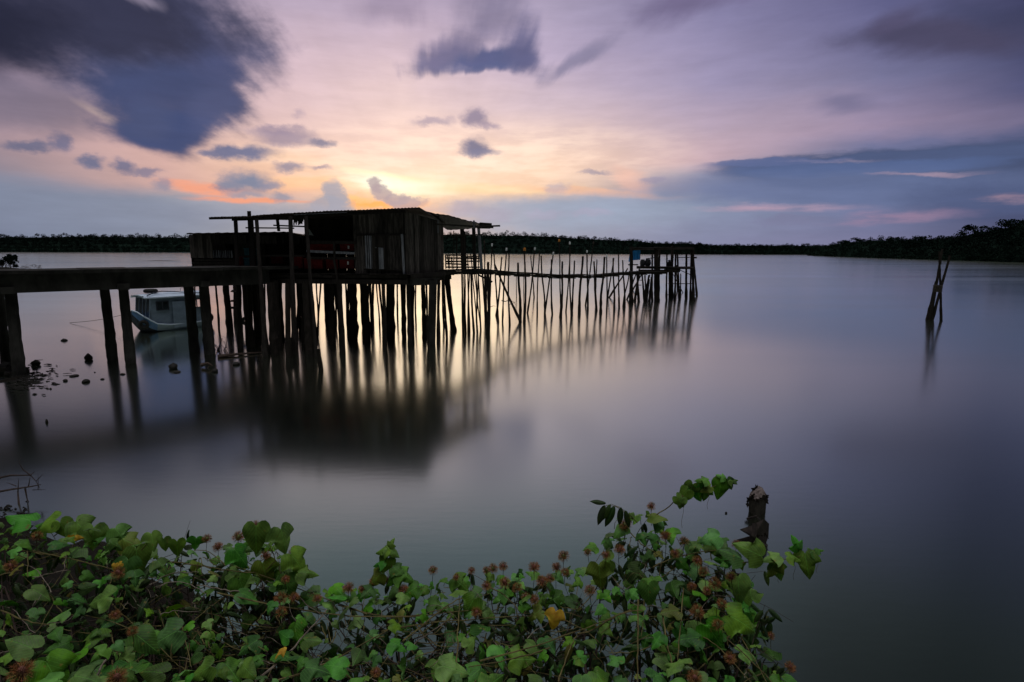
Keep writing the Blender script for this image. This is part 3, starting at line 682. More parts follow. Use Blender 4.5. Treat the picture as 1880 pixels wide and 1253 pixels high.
# open side porch railing on the right
mb = MB()
for (a_, b_) in [((818, 468.5), (852, 468.5)), ((818, 474), (884, 475)), ((818, 480.5), (884, 480)), ((818, 484.5), (860, 486)), ((818, 491), (884, 491)), ((850, 472), (884, 471))]:
    mb.beam(P(*a_, 27.6), P(*b_, 29.3), .04, .07, .008)
for x in (818, 821.5, 824.5, 829, 838.5, 847, 853, 858, 864, 868.5, 874, 879):
    Y = 27.5 + (x - 818) / 66 * 1.8; mb.beam(P(x, 466 + random.uniform(0, 6), Y), P(x + random.uniform(-1, 3), 494, Y), .05, .05, .008, V(0, 1, 0))
mb.each('side_rail', 'darkwood', hut)
for (xt, yt, xb, yb, w, m_) in [(848.5, 421, 851, 494, 7, 'wood'), (853.5, 425, 855, 494, 3, 'wood'), (838, 430, 839, 494, 2.5, 'darkwood'), (869.5, 419, 872, 494, 6, 'darkwood'), (878.5, 418, 884, 494, 5, 'greywood'), (833, 424, 833, 494, 1.5, 'darkwood')]:
    Y = 27.6 + (xt - 830) / 60 * 1.7; mb = MB(); mb.beam(P(xt, yt, Y), P(xb, yb, Y), w * Y / F, w * Y / F, .006, V(0, 1, 0)); mb.build('post', m_, hut)
# hut stilts
ST = [(495, 505, 506, 652, 13), (503, 505, 512, 640, 12), (511, 505, 517, 625, 9), (534, 505, 543, 645, 9), (527, 505, 531, 655, 9), (545, 505, 552, 618, 5), (552, 505, 560, 632, 11), (560, 505, 570, 655, 13), (566, 505, 577, 628, 9),
      (580, 505, 584, 566, 2.5), (590, 505, 583, 620, 3), (598, 505, 606, 624, 9), (607, 505, 611, 632, 12), (615, 505, 626, 630, 7), (622, 505, 629, 648, 9), (646, 505, 648, 625, 15), (668, 505, 673, 628, 13), (679, 505, 684, 612, 4), (685, 505, 685, 598, 4),
      (703, 505, 706, 640, 7), (711, 505, 712, 618, 4), (719, 505, 717, 625, 13), (729, 505, 730, 588, 3), (741, 505, 742, 620, 8), (757, 505, 756, 628, 9), (763, 505, 764, 596, 3), (776, 505, 780, 620, 8),
      (806, 505, 806, 620, 5), (812, 505, 815, 600, 4), (818, 500, 833, 608, 9), (823, 500, 829, 592, 5), (782, 505, 787, 640, 4),
      (447, 505, 457, 628, 9), (455, 505, 463, 636, 9), (464, 505, 473, 632, 10), (472, 505, 478, 618, 8), (479, 505, 493, 652, 6), (486, 505, 487, 600, 3),
      (412, 505, 422, 605, 11), (430, 505, 434, 598, 6), (439, 505, 444, 612, 6), (394.5, 505, 402, 606, 3.6), (357, 505, 360, 606, 2.6),
      (690, 505, 697, 606, 2.5), (595, 505, 600, 600, 4), (640, 505, 640, 606, 5), (661, 505, 667, 602, 4)]
for k in range(16):
    x = random.uniform(445, 830); ST.append((x, 505, x + random.uniform(-8, 12), random.uniform(598, 640), random.uniform(2.5, 5)))
for a in ST:
    mb = MB(); pole(mb, *a, ztop=2.85, bend=.013, jit=.14, taper=1.0); mb.build('stilt', 'pole', hut, smooth=False)
# concrete portal under the corner
mb = MB(); mb.beam(P(750, 518, FY + .1), P(804, 517, 26.0), .25, .30, .006)
for (xt, xb, yb, w) in [(795, 792, 632, 13)]:
    a, b, t = pile_line(xt, 516, xb, yb); mb.beam(b, a, w * t / F, w * t / F * .9, .01, V(0, 1, 0))
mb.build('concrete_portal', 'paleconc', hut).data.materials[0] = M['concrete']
# ladder of stubs at x~430
mb = MB()
for y in (535, 553, 565): mb.beam(P(424, y, 26.5), P(438, y + .5, 26.5), .08, .09, .03)
mb.each('ladder_rung', 'darkwood', hut)

# rear shed --------------------------------------------------------------
SY = 27.2
shed = thing('plank_shed', 'low grey plank shed with flat tin roof behind the jetty, left of the hut', 'shed', P(350, 505, SY))
mb = MB(); boards(mb, P(351, 480, SY), P(392, 480, SY), zr(351, 473.5, SY), zr(351, 431, SY), .16, .03, .03); boards(mb, P(392, 480, SY), P(552, 480, SY), zr(400, 447.5, SY), zr(400, 431, SY), .17, .03, .01, z1b=zr(548, 434, SY))
mb.build('upper_wall', 'greywood', shed).data.materials[0] = M['wallwood']
mb = MB(); boards(mb, P(392, 480, SY), P(430, 480, SY), zr(400, 473.5, SY), zr(400, 460, SY), .10, .02, .01, gap=.055); mb.build('baluster_row', 'greywood', shed)
mb = MB(); boards(mb, P(432, 480, SY), P(552, 480, SY), zr(400, 497, SY), zr(400, 447.5, SY), .17, .03, .01, skip=.05); mb.build('wall', 'darkwood', shed)
mb = MB(); mb.beam(P(411, 447, SY), P(411, 461, SY), .05, .04, 0, V(0, 1, 0)); mb.build('window_frame', 'wood', shed)
mb = MB()
for y in (478, 483, 488, 494): mb.beam(P(355 + random.uniform(-1, 2), y, SY), P(432, y + random.uniform(-.5, .5), SY), .03, .10, .006)
mb.build('lower_wall', 'wood', shed)
mb = MB(); p = [P(343, 429, SY - .5), P(527, 426.5, SY - .5), P(556, 434.5, SY - .5)]
for q0, q1 in zip(p[:-1], p[1:]): sheet(mb, [q0, q1, V(q1.x, q1.y + 3.4, q1.z - .12), V(q0.x, q0.y + 3.4, q0.z - .12)], max(8, int((q1.x - q0.x) * 7)), 4, .04, .012, .01)
mb.build('roof', 'tin', shed)
mb = MB(); bl, br = P(352, 480, SY), P(552, 480, SY); boards(mb, V(bl.x, SY + 2.9, 0), V(br.x, SY + 2.9, 0), 3.1, zr(351, 431, SY) - .05, .2, .025, .01); boards(mb, V(bl.x, SY + 2.9, 0), V(bl.x, SY, 0), 3.1, zr(351, 431, SY) - .02, .2, .025, .01)
mb.build('back_wall', 'darkwood', shed)
mb = MB(); mb.box(((bl.x + br.x) / 2, SY + 1.45, 3.06), (br.x - bl.x, 2.95, .12), None, .01); mb.beam(V(bl.x, SY + .05, 2.9), V(br.x, SY + .05, 2.9), .1, .2); mb.beam(V(bl.x, SY + 2.8, 2.9), V(br.x, SY + 2.8, 2.9), .1, .2); mb.build('floor', 'darkwood', shed)

# crates on the porch ----------------------------------------------------
def crate(px, py, Y, w, h, d, m_, label, group, tagc=False):
    c = P(px, py, Y); root = thing('fish_crate', label, 'crate', (c.x, c.y, c.z - h / 2), group); mb = MB(); t = .02
    mb.box(c + V(0, 0, -h / 2 + t), (w, d, t * 2)); mb.box(c + V(0, -d / 2, .0), (w, t, h - .06)); mb.box(c + V(0, d / 2, 0), (w, t, h - .06)); mb.box(c + V(-w / 2, 0, 0), (t, d - t, h - .06)); mb.box(c + V(w / 2, 0, 0), (t, d - t, h - .06))
    for k in range(-2, 3): mb.box(c + V(k * w * .2, -d / 2 - .014, 0), (.02, .012, h - .08))
    mb.build('body', m_, root)
    mb = MB(); z = h / 2 - .025
    for s in (-1, 1): mb.box(c + V(0, s * d / 2, z), (w + .05, .05, .05)); mb.box(c + V(s * w / 2, 0, z), (.05, d - .06, .05))
    mb.build('rim', m_, root)
    if tagc: mb = MB(); mb.box(c + V(w * .1, -d / 2 - .028, 0), (.07, .008, .13)); mb.build('tag', 'white', root)
G = 'fish crates stored on the porch'
crate(583, 454.5, FY + .45, .58, .26, .4, 'red', 'red fish crate on the upper row, left of the slanting board', G)
crate(606, 454.5, FY + .45, .5, .26, .4, 'red', 'red fish crate behind the top of the slanting board', G)
crate(640, 454.5, FY + .45, .62, .28, .4, 'red', 'upper red fish crate with a white tag beside the plank wall', G, True)
crate(578, 484, FY + .45, .80, .46, .4, 'red', 'large bright red crate on the porch floor behind the bottom rail', G)
crate(612, 485, FY + .5, .5, .44, .4, 'red', 'narrow red crate on the porch floor behind the slanting board', G)
crate(639, 483, FY + .45, .62, .48, .4, 'red', 'lower dark red crate with a white tag beside the plank wall', G, True)
crate(549, 482, FY + .5, .44, .5, .4, 'red', 'deep red crate between the two thick porch posts', G)
crate(444, 481, FY + .9, .34, .46, .4, 'red', 'dull red crate left of the teal boxes', G)
crate(461, 462.5, FY + .8, .42, .32, .4, 'teal', 'upper teal box of the stacked pair on the porch', 'teal boxes stacked on the porch')
crate(461, 481, FY + .8, .42, .36, .4, 'teal', 'lower teal box of the stacked pair on the porch', 'teal boxes stacked on the porch')
crate(512, 478, FY + .9, .5, .3, .4, 'red', 'dim red crate half hidden in the shade between porch posts', G)

# ------------------------------------------------------------------ walkway of poles
wk = thing('pole_walkway', 'rickety plank walkway on crossed mangrove poles leading out over the water', 'walkway', water(960, 592))
path = [(806, 497, 26.9), (850, 496, 28.5), (884, 495.5, 30.0), (915, 498, 32.2), (950, 501, 33.6), (985, 502.5, 35.6), (1014, 505, 36.8), (1040, 506, 38.2), (1068, 505, 39.0), (1095, 506, 40.2), (1120, 503.5, 41.2), (1147, 501, 42.8), (1170, 500, 44), (1200, 499, 45.5), (1226, 499, 46.5)]
pp = [at(*q) for q in path]
mb = MB()
for i in range(len(pp) - 1):
    a, b = pp[i], pp[i + 1]; d = (b - a).normalized(); n = V(-d.y, d.x, 0).normalized()
    for off, w, dz in ((.0, .22, 0), (.26, .22, .012), (.52, .20, -.01)):
        e = .12; mb.beam(a + n * off - d * e + V(0, 0, dz + random.uniform(-.012, .012)), b + n * off + d * e + V(0, 0, dz + random.uniform(-.012, .012)), w, .07, .008)
    mb.beam(a + n * .05 + V(0, 0, -.11), b + n * .05 + V(0, 0, -.13), .09, .11, .012); mb.beam(a + n * .5 + V(0, 0, -.12), b + n * .5 + V(0, 0, -.1), .09, .1, .012)
    m_ = a.lerp(b, .4); mb.beam(m_ - n * .3 + V(0, 0, -.2), m_ + n * .8 + V(0, 0, -.2), .07, .07, .01)
mb.build('plank_deck', 'wood', wk)
o3 = lambda x, y: (860 + x / 4.273, 430 + y / 4.273)
PL = [(125,70,140,560,8,'c'),(155,220,150,800,18,''),(185,95,168,640,8,'w'),(200,150,235,690,9,''),(205,240,410,692,13,''),(262,180,218,640,9,''),(298,130,268,690,8,'w'),(318,150,325,715,9,''),(388,225,405,680,14,''),(375,330,378,500,4,''),(440,130,440,695,11,'o'),(435,320,430,690,5,''),
      (488,170,515,500,6,''),(520,125,462,620,8,'w'),(558,130,540,640,7,''),(570,170,597,640,9,''),(665,160,600,620,8,'w'),(650,200,658,630,9,''),(712,60,728,600,7,'o'),(737,215,722,650,12,''),(795,80,808,650,8,'w'),(800,120,765,610,7,''),(833,210,812,600,9,''),(898,175,870,620,13,''),
      (930,145,935,600,9,'w'),(980,75,918,560,7,'c'),(985,215,1005,600,11,''),(1008,200,1000,560,7,''),(1068,180,1038,615,12,''),(1085,180,1085,600,7,'w'),(1142,190,1090,500,7,''),(1135,190,1142,600,9,''),(1250,270,1105,500,8,''),(1178,150,1182,585,8,''),(1210,205,1225,575,9,''),(1265,290,1215,570,7,''),(1320,300,1242,515,7,'')]
CAPM = {'c': 'rope', 'w': 'whitecap', 'o': 'orange'}
for (xt, yt, xb, yb, w, cap) in PL:
    x0, y0 = o3(xt, yt); x1, y1 = o3(xb, yb); mb = MB(); a, b, t = pole(mb, x0, y0, x1, y1, w * 1.7 / 4.273, bend=.018, jit=.14, taper=.72, n=6); o = mb.build('pole', 'pole', wk)
    if cap:
        mb = MB(); r = .055 if cap != 'o' else .08; d = (a - b).normalized(); mb.tube([a - d * .02, a + d * .02, a + d * .13, a + d * .16], [r * .9, r, r, r * .5], 8); mb.build('cap', CAPM[cap], o)
o4 = lambda x, y: (820 + x / 7.37, 490 + y / 7.37)
for (xt, yt, xb, yb, w) in [(205,60,225,1000,22),(245,60,262,1060,20),(222,50,250,830,10),(285,60,310,880,18),(310,60,290,920,14),(345,60,410,900,14),(330,80,372,1050,24),(400,60,420,920,14),(430,60,400,700,12),(425,60,460,860,16),(400,300,465,830,12),(480,40,530,760,22),(520,40,560,900,22),(545,60,540,700,14),(600,40,575,820,18)]:
    x0, y0 = o4(xt, yt); x1, y1 = o4(xb, min(yb, 900)); mb = MB(); pole(mb, x0, y0, x1, y1, w * 1.35 / 7.37, bend=.012, jit=.14, ztop=3.0, n=6); mb.build('pole', 'pole', wk)
mb = MB(); a, b = at(878, 505, 29), at(904, 518, 29); mb.tube([a, b], [.05, .05], 6); mb.build('brace', 'pole', wk)

# end platform --------------------------------------------------------------
pf = thing('fishing_platform', 'open pole platform with flat slatted roof at the far end of the walkway', 'platform', water(1220, 548))
o7 = lambda x, y: (1130 + x / 9.64, 430 + y / 9.64)
PP = [(280,230,272,1230,38),(380,650,412,1200,22),(470,700,300,1000,14),(420,700,340,1180,24),(470,700,510,1200,20),(520,730,545,1200,18),(590,730,520,1150,18),(610,720,500,1080,14),(600,800,560,1130,16),(650,330,650,1190,20),(640,760,600,1180,22),(720,280,735,1190,44),(695,290,700,1190,18),(780,280,760,1130,24),(735,1050,765,1190,14),
      (910,350,903,1180,18),(950,460,965,1130,26),(1005,220,990,1130,34),(1065,330,1050,1170,20),(1095,330,1128,1170,20),(1075,560,1095,1000,12),(1155,700,1150,1130,12),(1255,350,1250,1150,24),(1345,240,1325,1170,20),(1372,240,1378,1180,28),(1385,480,1440,1100,20),(940,560,1195,1040,8)]
for (xt, yt, xb, yb, w) in PP:
    x0, y0 = o7(xt, yt); x1, y1 = o7(xb, yb); mb = MB(); pole(mb, x0, y0, x1, y1, w * 1.75 / 9.64, bend=.006, jit=.12, n=6, taper=.85); mb.build('pole', 'pole', pf)
TP = 48.0
mb = MB()
def pt(x, y, t=TP): return at(*o7(x, y), t)
for k in range(11):       # roof slats
    q = k / 10; dz = random.uniform(-4, 4); mb.beam(pt(270 + random.uniform(-15, 15), 252 + dz, TP - 1.3 + 2.8 * q), pt(700, 262 + dz, TP - 1.2 + 2.8 * q), .2, .11, .02); mb.beam(pt(680, 250 + dz, TP - 1.3 + 2.8 * q), pt(1385 + random.uniform(-15, 10), 245 + dz, TP - 1.2 + 2.8 * q), .2, .11, .02)
for x in (300, 520, 720, 1010, 1250, 1360): mb.beam(pt(x, 275, TP - 1.4), pt(x, 268, TP + 1.6), .10, .11, .01)
mb.beam(pt(300, 272, TP - 1.3), pt(1385, 258, TP - 1.3), .10, .12, .02)
mb.beam(pt(1000, 222, TP - 1), pt(1040, 240, TP - 1), .3, .12, .02)
mb.build('roof', 'wood', pf)
mb = MB()
for k in range(12):
    q = k / 11; mb.beam(pt(380, 590 + random.uniform(-8, 8), TP - 1.2 + 2.6 * q), pt(1380, 600 + random.uniform(-8, 8), TP - 1.2 + 2.6 * q), .2, .14, .03)
for x in (420, 740, 1000, 1130, 1350): mb.beam(pt(x, 625, TP - 1.3), pt(x, 618, TP + 1.5), .10, .12, .01)
mb.beam(pt(400, 650, TP - 1.3), pt(1100, 660, TP - 1.3), .1, .2, .03); mb.beam(pt(900, 630, TP), pt(1110, 640, TP), 1.4, .25, .03)
mb.build('deck', 'wood', pf)
mb = MB()
for (x0, y0, x1, y1, w) in [(1080, 418, 1440, 412, 12), (930, 880, 1350, 880, 12), (1110, 625, 1360, 735, 12), (410, 815, 480, 820, 12), (410, 905, 460, 905, 12), (540, 440, 680, 420, 14), (880, 1078, 940, 1078, 12), (1380, 1078, 1450, 1082, 14), (1380, 420, 1435, 418, 28), (1380, 352, 1418, 352, 14), (225, 545, 400, 545, 20)]:
    mb.beam(pt(x0, y0, TP - 1.2), pt(x1, y1, TP - 1.2), w / 9.64 * TP / F, w / 9.64 * TP / F, .005)
mb.each('rail', 'pole', pf)
mb = MB()
nx, ny = 8, 6; c = [pt(290, 468), pt(440, 455), pt(440, 290), pt(290, 298)]
def cloth(c, nx, ny, amp, th=.012, seed=0):
    r = np.random.RandomState(seed); mb = MB(); vs = []; fs = []
    for j in range(ny + 1):
        for i in range(nx + 1):
            u, v = i / nx, j / ny; p = c[0].lerp(c[1], u).lerp(c[3].lerp(c[2], u), v); vs.append(p + V(0, amp * math.sin(i * 1.9 + j * .4 + seed) * (1.1 - v) + r.randn() * amp * .2, 0))
    m = len(vs); vs += [v + V(0, th, 0) for v in vs]; w = nx + 1
    for j in range(ny):
        for i in range(nx): a = j * w + i; fs += [(a, a + 1, a + w + 1, a + w), (m + a, m + a + w, m + a + w + 1, m + a + 1)]
    return mb.add(vs, fs)
tag(cloth(c, 10, 6, .05).build('tarpaulin', 'tarp', smooth=True), 'bright blue tarpaulin hanging square under the platform roof', 'tarpaulin', 'blue tarpaulins on the platform')
c = [pt(232, 490, 46.5), pt(272, 500, 47), pt(285, 310, 47), pt(250, 315, 46.5)]
tag(cloth(c, 6, 6, .06, seed=3).build('tarpaulin', 'tarp', smooth=True), 'narrow crumpled blue tarpaulin wrapped at the platform corner post', 'tarpaulin', 'blue tarpaulins on the platform')
def sack(px, py, w, h, label, m_='sack', seed=0):
    r = np.random.RandomState(seed); c = pt(px, py); sx, sz = w / 9.64 * TP / F / 2, h / 9.64 * TP / F / 2; mb = MB(); pts = []; rs = []
    for i in range(9):
        q = i / 8; pts.append(c + V(0, 0, -sz + 2 * sz * q)); rs.append(sx * (math.sin(math.pi * (.12 + .76 * q)) ** .5) * r.uniform(.9, 1.08))
    mb.tube(pts, rs, 10, .06); tag(mb.build('sack', m_, smooth=True), label, 'sack', 'sacks on the platform')
sack(480, 515, 100, 130, 'grey sack slumped right of the blue tarpaulin', seed=1); sack(572, 510, 115, 135, 'wide dark sack, middle one on the platform', seed=2); sack(930, 560, 60, 130, 'thin dark sack leaning on the middle post of the platform', 'rubber', 3); sack(1080, 580, 60, 60, 'small round sack at the foot of the leaning platform post', 'rubber', 4)

# ------------------------------------------------------------------ marker poles
mk = thing('marker_poles', 'cluster of crossed leaning poles lashed together standing alone in open water', 'marker poles', water(1715, 588))
for (xt, yt, xb, yb, w) in [(1724.5, 462, 1727.5, 590, 4.2), (1744, 470, 1711, 588, 5), (1730, 458, 1707, 588, 5), (1719, 517, 1703.5, 587, 7)]:
    mb = MB(); pole(mb, xt, yt, xb, yb, w, bend=.003, jit=.08, taper=.75); mb.build('pole', 'pole', mk)
mb = MB(); c = at(1721.5, 530, 33.9)
for k in range(5): mb.tube([c + V(.24 * math.cos(a), .2 * math.sin(a), -.16 + k * .08 + .02 * math.sin(a)) for a in np.linspace(0, 6.28, 10)], .03, 5)
mb.build('lashing', 'rope', mk)

# ------------------------------------------------------------------ boat
bp0 = water(276, 611); hd = V(-.55, -.83, 0).normalized(); lf = V(-hd.y, hd.x, 0)
if lf.dot(CAM - bp0) < 0: pass
BX, BYh = 2.75, .74
borg = bp0 - hd * BX - lf * BYh
boat = thing('river_boat', 'small pale blue cabin boat with a bulging bow moored behind the jetty piles', 'boat', borg)
def BL(x, y, z): return borg + hd * x + lf * y + V(0, 0, z)
st = [(-.15, .70, .30, -.28), (.8, .78, .26, -.28), (1.8, .82, .28, -.28), (2.4, .82, .38, -.26), (2.66, .80, .56, -.18), (2.88, .68, .82, .06), (3.04, .44, 1.02, .40), (3.14, .12, 1.10, .78)]
mb = MB(); vs = []; fs = []
for x, hb, sh, kl in st:
    m1, m2 = kl + (sh - kl) * .18, kl + (sh - kl) * .5
    for y, z in [(0, kl), (hb * .6, m1), (hb * .86, m2), (hb, sh), (hb * .9, sh + .02), (0, sh - .03), (-hb * .9, sh + .02), (-hb, sh), (-hb * .86, m2), (-hb * .6, m1)]:
        vs.append(BL(x + (.10 if z > .3 and x > 2.8 else 0), y, z))
n = 10
for i in range(len(st) - 1):
    for k in range(n): a = i * n + k; b = i * n + (k + 1) % n; fs.append((a, b, b + n, a + n))
fs += [tuple(range(n)), tuple(len(vs) - n + k for k in range(n))[::-1]]
mb.add(vs, fs); hull = mb.build('hull', ['boathull', 'boatblue', 'boatwhite'], boat)
for p in hull.data.polygons:
    if (p.index < (len(st) - 1) * n) and (p.index % n in (2, 3, 4, 5, 6, 7)): p.material_index = 1 if p.index // n >= 3 else 2
mb = MB()
for s in (1, -1): mb.tube([BL(x + (.10 if x > 2.8 else 0), s * (hb + .02), sh + .03) for x, hb, sh, kl in st], .035, 6)
mb.build('gunwale', 'boatroof', boat)
zc0, zc1 = .42, 1.78; y0 = BYh
cab = MB()
def panel(mb, p, q, z0, z1, th=.04, lean=0.0):
    d = (q - p).normalized(); nn = V(d.y, -d.x, 0) * th
    mb.hexa([p + V(0, 0, z0), q + V(0, 0, z0), q + nn + V(0, 0, z0), p + nn + V(0, 0, z0)], [p + V(0, 0, z1), q + V(0, 0, z1), q + nn + V(0, 0, z1), p + nn + V(0, 0, z1)])
xf = 2.62
for s in (1, -1):
    def sd_(x, dy=0): return BL(x, s * (y0 - .03 + dy), 0)
    panel(cab, sd_(0), sd_(xf), .20, 1.08); panel(cab, sd_(0), sd_(xf), 1.52, 1.76); 
    for xa, xb in [(0, .12), (.55, 1.75), (2.35, xf)]: panel(cab, sd_(xa), sd_(xb), 1.08, 1.52)
panel(cab, BL(0, -y0, 0), BL(0, y0, 0), .3, .95); panel(cab, BL(0, -y0, 0), BL(0, y0, 0), 1.5, 1.76)
panel(cab, BL(xf + .02, -y0, 0), BL(xf + .02, y0, 0), .36, .72)
cabin = cab.build('cabin', 'boatwhite', boat)
mb = MB()
for k in range(5):
    y = -y0 + 2 * y0 * k / 4; mb.beam(BL(xf + .10, y, .70), BL(xf - .02, y, 1.74), .05, .05)
mb.beam(BL(xf + .10, -y0, .72), BL(xf + .10, y0, .72), .06, .05); mb.beam(BL(xf, -y0, 1.74), BL(xf, y0, 1.74), .06, .08)
ws = mb.build('windscreen', 'boatwhite', boat)
mb = MB()
for k in range(4):
    ya, yb = -y0 + 2 * y0 * k / 4 + .03, -y0 + 2 * y0 * (k + 1) / 4 - .03
    a, b, c_, d_ = BL(xf + .09, ya, .75), BL(xf + .09, yb, .75), BL(xf - .01, yb, 1.7), BL(xf - .01, ya, 1.7); o_ = hd * .01
    mb.hexa([a, b, b + o_, a + o_], [d_, c_, c_ + o_, d_ + o_])
mb.build('pane', 'glass', ws)
for (xa, xb, nm) in [(1.75, 2.35, 'side_window'), (.12, .55, 'side_window')]:
    mb = MB()
    for z in (1.09, 1.51): mb.beam(BL(xa, y0, z), BL(xb, y0, z), .05, .035)
    for x in (xa + .02, (xa + xb) / 2, xb - .02): mb.beam(BL(x, y0, 1.1), BL(x, y0, 1.5), .04, .04)
    wdw = mb.build(nm, 'boathull', boat)
    if nm and xa > 1: mb = MB(); mb.box(BL((xa + xb) / 2, y0 - .04, 1.3), (xb - xa - .04, .01, .38), Matrix((hd, lf, V(0, 0, 1))).transposed()); mb.build('pane', 'glass', wdw)
mb = MB(); mb.box(BL(1.15, y0 + .09, .80), (.95, .03, 1.35), Matrix((hd, lf, V(0, 0, 1))).transposed()); dr = mb.build('door', 'boatwhite', boat)
mb = MB(); mb.box(BL(.66, y0 + .105, .85), (.05, .03, 1.3), Matrix((hd, lf, V(0, 0, 1))).transposed()); mb.box(BL(.75, y0 + .12, .95), (.04, .05, .05), Matrix((hd, lf, V(0, 0, 1))).transposed()); mb.build('door_edge', 'boathull', dr)
mb = MB(); vs = []; fs = []; nx, ny = 8, 8
for i in range(nx + 1):
    for j in range(ny + 1):
        x = -.25 + (xf + .5) * i / nx; v = -1 + 2 * j / ny; vs.append(BL(x, v * (y0 + .10) * (1 - .12 * max(0, (i - 6) / 2) * abs(v)), 1.76 + .17 * (1 - v * v) * (1 - .35 * max(0, (i - 5) / 3))))
m_ = len(vs); vs += [v - V(0, 0, .06) for v in vs]; w = ny + 1
for i in range(nx):
    for j in range(ny): a = i * w + j; fs += [(a, a + w, a + w + 1, a + 1), (m_ + a, m_ + a + 1, m_ + a + w + 1, m_ + a + w)]
for i in range(nx): a = i * w; fs += [(a, m_ + a, m_ + a + w, a + w)]; a = i * w + ny; fs += [(a, a + w, m_ + a + w, m_ + a)]
for j in range(ny): fs += [(j, j + 1, m_ + j + 1, m_ + j)]; a = nx * w + j; fs += [(a, m_ + a, m_ + a + 1, a + 1)]
mb.add(vs, fs); mb.build('cabin_roof', 'boatroof', boat)
mb = MB(); mb.tube([BL(2.7, .66, 1.84), BL(2.3, .5, 1.98), BL(1.9, .42, 2.02), BL(1.3, .5, 1.97), BL(.6, .66, 1.88), BL(-.1, .74, 1.84)], .022, 6); mb.build('roof_pipe', 'boathull', boat)
mb = MB()
for k in range(9): mb.box(BL(xf + .24, -.62 + k * .15, 1.80), (.02, .07 if k % 3 else .04, .06), Matrix((hd, lf, V(0, 0, 1))).transposed(), .01)
mb.build('painted_mark', 'boathull', boat)
mb = MB(); mb.tube([BL(.7, -.1, 1.95), BL(.7, -.1, 2.1), BL(.4, -.1, 2.1), BL(.4, -.1, 1.95)], .012, 5); mb.tube([BL(.25, -.1, 1.95), BL(.25, -.1, 2.06), BL(.0, -.1, 2.06), BL(.0, -.1, 1.9)], .012, 5); mb.each('roof_hoop', 'boathull', boat)
def torus(name, c, ax, R_, r_, m, label, cat, group=None, squash=1.0):
    ax = Vector(ax).normalized(); u = ax.cross(V(.2, .3, .9)).normalized(); w = ax.cross(u); mb = MB(); vs = []; fs = []; N, K = 22, 9
    for i in range(N):
        a = 2 * math.pi * i / N; rd_ = u * math.cos(a) + w * math.sin(a)
        for k in range(K): b = 2 * math.pi * k / K; vs.append(c + rd_ * (R_ + r_ * math.cos(b)) + ax * (r_ * squash * math.sin(b)))
    for i in range(N):
        for k in range(K): fs.append((i * K + k, i * K + (k + 1) % K, ((i + 1) % N) * K + (k + 1) % K, ((i + 1) % N) * K + k))
    mb.add(vs, fs); return tag(mb.build(name, m, smooth=True), label, cat, group)
torus('tyre', BL(2.2, -.05, 2.03), (0, 0, 1), .23, .10, 'rubber', 'black tyre lying flat on the boat cabin roof', 'tyre', 'old tyres on the boat')
torus('tyre', BL(3.0, .70, .42), lf + hd * .6, .16, .08, 'rubber', 'black tyre hung as a fender on the boat bow', 'tyre', 'old tyres on the boat')
torus('tyre', BL(-.45, .30, .42), lf, .20, .09, 'rubber', 'black tyre hung at the boat stern by the pile', 'tyre', 'old tyres on the boat')
mb = MB(); a, b = water(128, 593, .02), at(252, 571, 29); mb.tube([a.lerp(b, q) + V(0, 0, -.12 * math.sin(math.pi * q)) for q in np.linspace(0, 1, 12)], .012, 5)
tag(mb.build('mooring_rope', 'rope'), 'thin mooring rope running from the boat bow down into the water', 'rope')
torus('tyre', at(451, 590, 28), (.2, 1, .1), .16, .07, 'rubber', 'black tyre hung among the stilts under the porch', 'tyre')

# ------------------------------------------------------------------ stones, drift and debris
def stone(px, py, w, h, label, seed, name='stone', cat='stone', elong=1.0, m='stone', group='stones and coconuts standing out of the shallows'):
    r = np.random.RandomState(seed); c = water(px, py); t = depth(c); s = t / F; mb = MB(); vs = []; fs = []; N, K = 12, 7
    for k in range(K + 1):
        ph = math.pi * k / K
        for i in range(N):
            a = 2 * math.pi * i / N; q = 1 + .13 * math.sin(2 * a + seed) + .10 * math.sin(3 * ph + a * 2 + seed) + r.randn() * .03
            vs.append((c.x + w / 2 * s * math.sin(ph) * math.cos(a) * q, c.y + w / 2 * s * elong * math.sin(ph) * math.sin(a) * q, h * s * .5 * (.45 + math.cos(ph) * q)))
    for k in range(K):
        for i in range(N): fs.append((k * N + i, k * N + (i + 1) % N, (k + 1) * N + (i + 1) % N, (k + 1) * N + i))
    mb.add(vs, fs); return tag(mb.build(name, m, smooth=True), label, cat, group)
stone(118, 626, 9, 5, 'small dark lump alone in pale water, farthest from the piles', 1)
stone(163, 661, 12, 15, 'upright round float standing in the water left of the twin piles', 2, 'float', 'float')
s1 = stone(66, 671, 16, 13, 'dark stone with a twig on top beside the leftmost piles', 3)
mb = MB(); mb.tube([at(55, 668, 19.4), at(66, 662, 19.4), at(79, 661, 19.4)], [.012, .02, .008], 5); mb.build('twig', 'twig', s1)
stone(318, 677, 17, 13, 'broken coconut shell lying in the shallows below the boat', 4, 'coconut', 'coconut')
stone(136, 691, 15, 4, 'flat thin driftwood chip midway between stone and twin piles', 5, 'driftwood', 'driftwood')
stone(158, 702, 12, 7, 'small jagged dark chip left of the twin piles', 6, 'driftwood', 'driftwood')
stone(188, 697, 6, 3, 'tiny dark chip close to the left twin pile reflection', 7, 'driftwood', 'driftwood')
stone(225, 688, 8, 3.5, 'small dark chip between the twin pile reflections', 8, 'driftwood', 'driftwood')
stone(120, 700, 8, 5, 'little dark lump just right of the mud patch', 9)
stone(325, 684, 14, 4, 'low dark scrap just right of the coconut shell', 10, 'driftwood', 'driftwood')
stone(395, 683, 11, 8, 'square dark block in the shade right of the thick branch', 11)
stone(434, 670, 12, 7, 'round dark stone in the shadow under the hut', 12)
stone(86, 776, 4, 8, 'tiny upright stick tip poking from open water on the left', 13, 'stick', 'stick')
mb = MB()
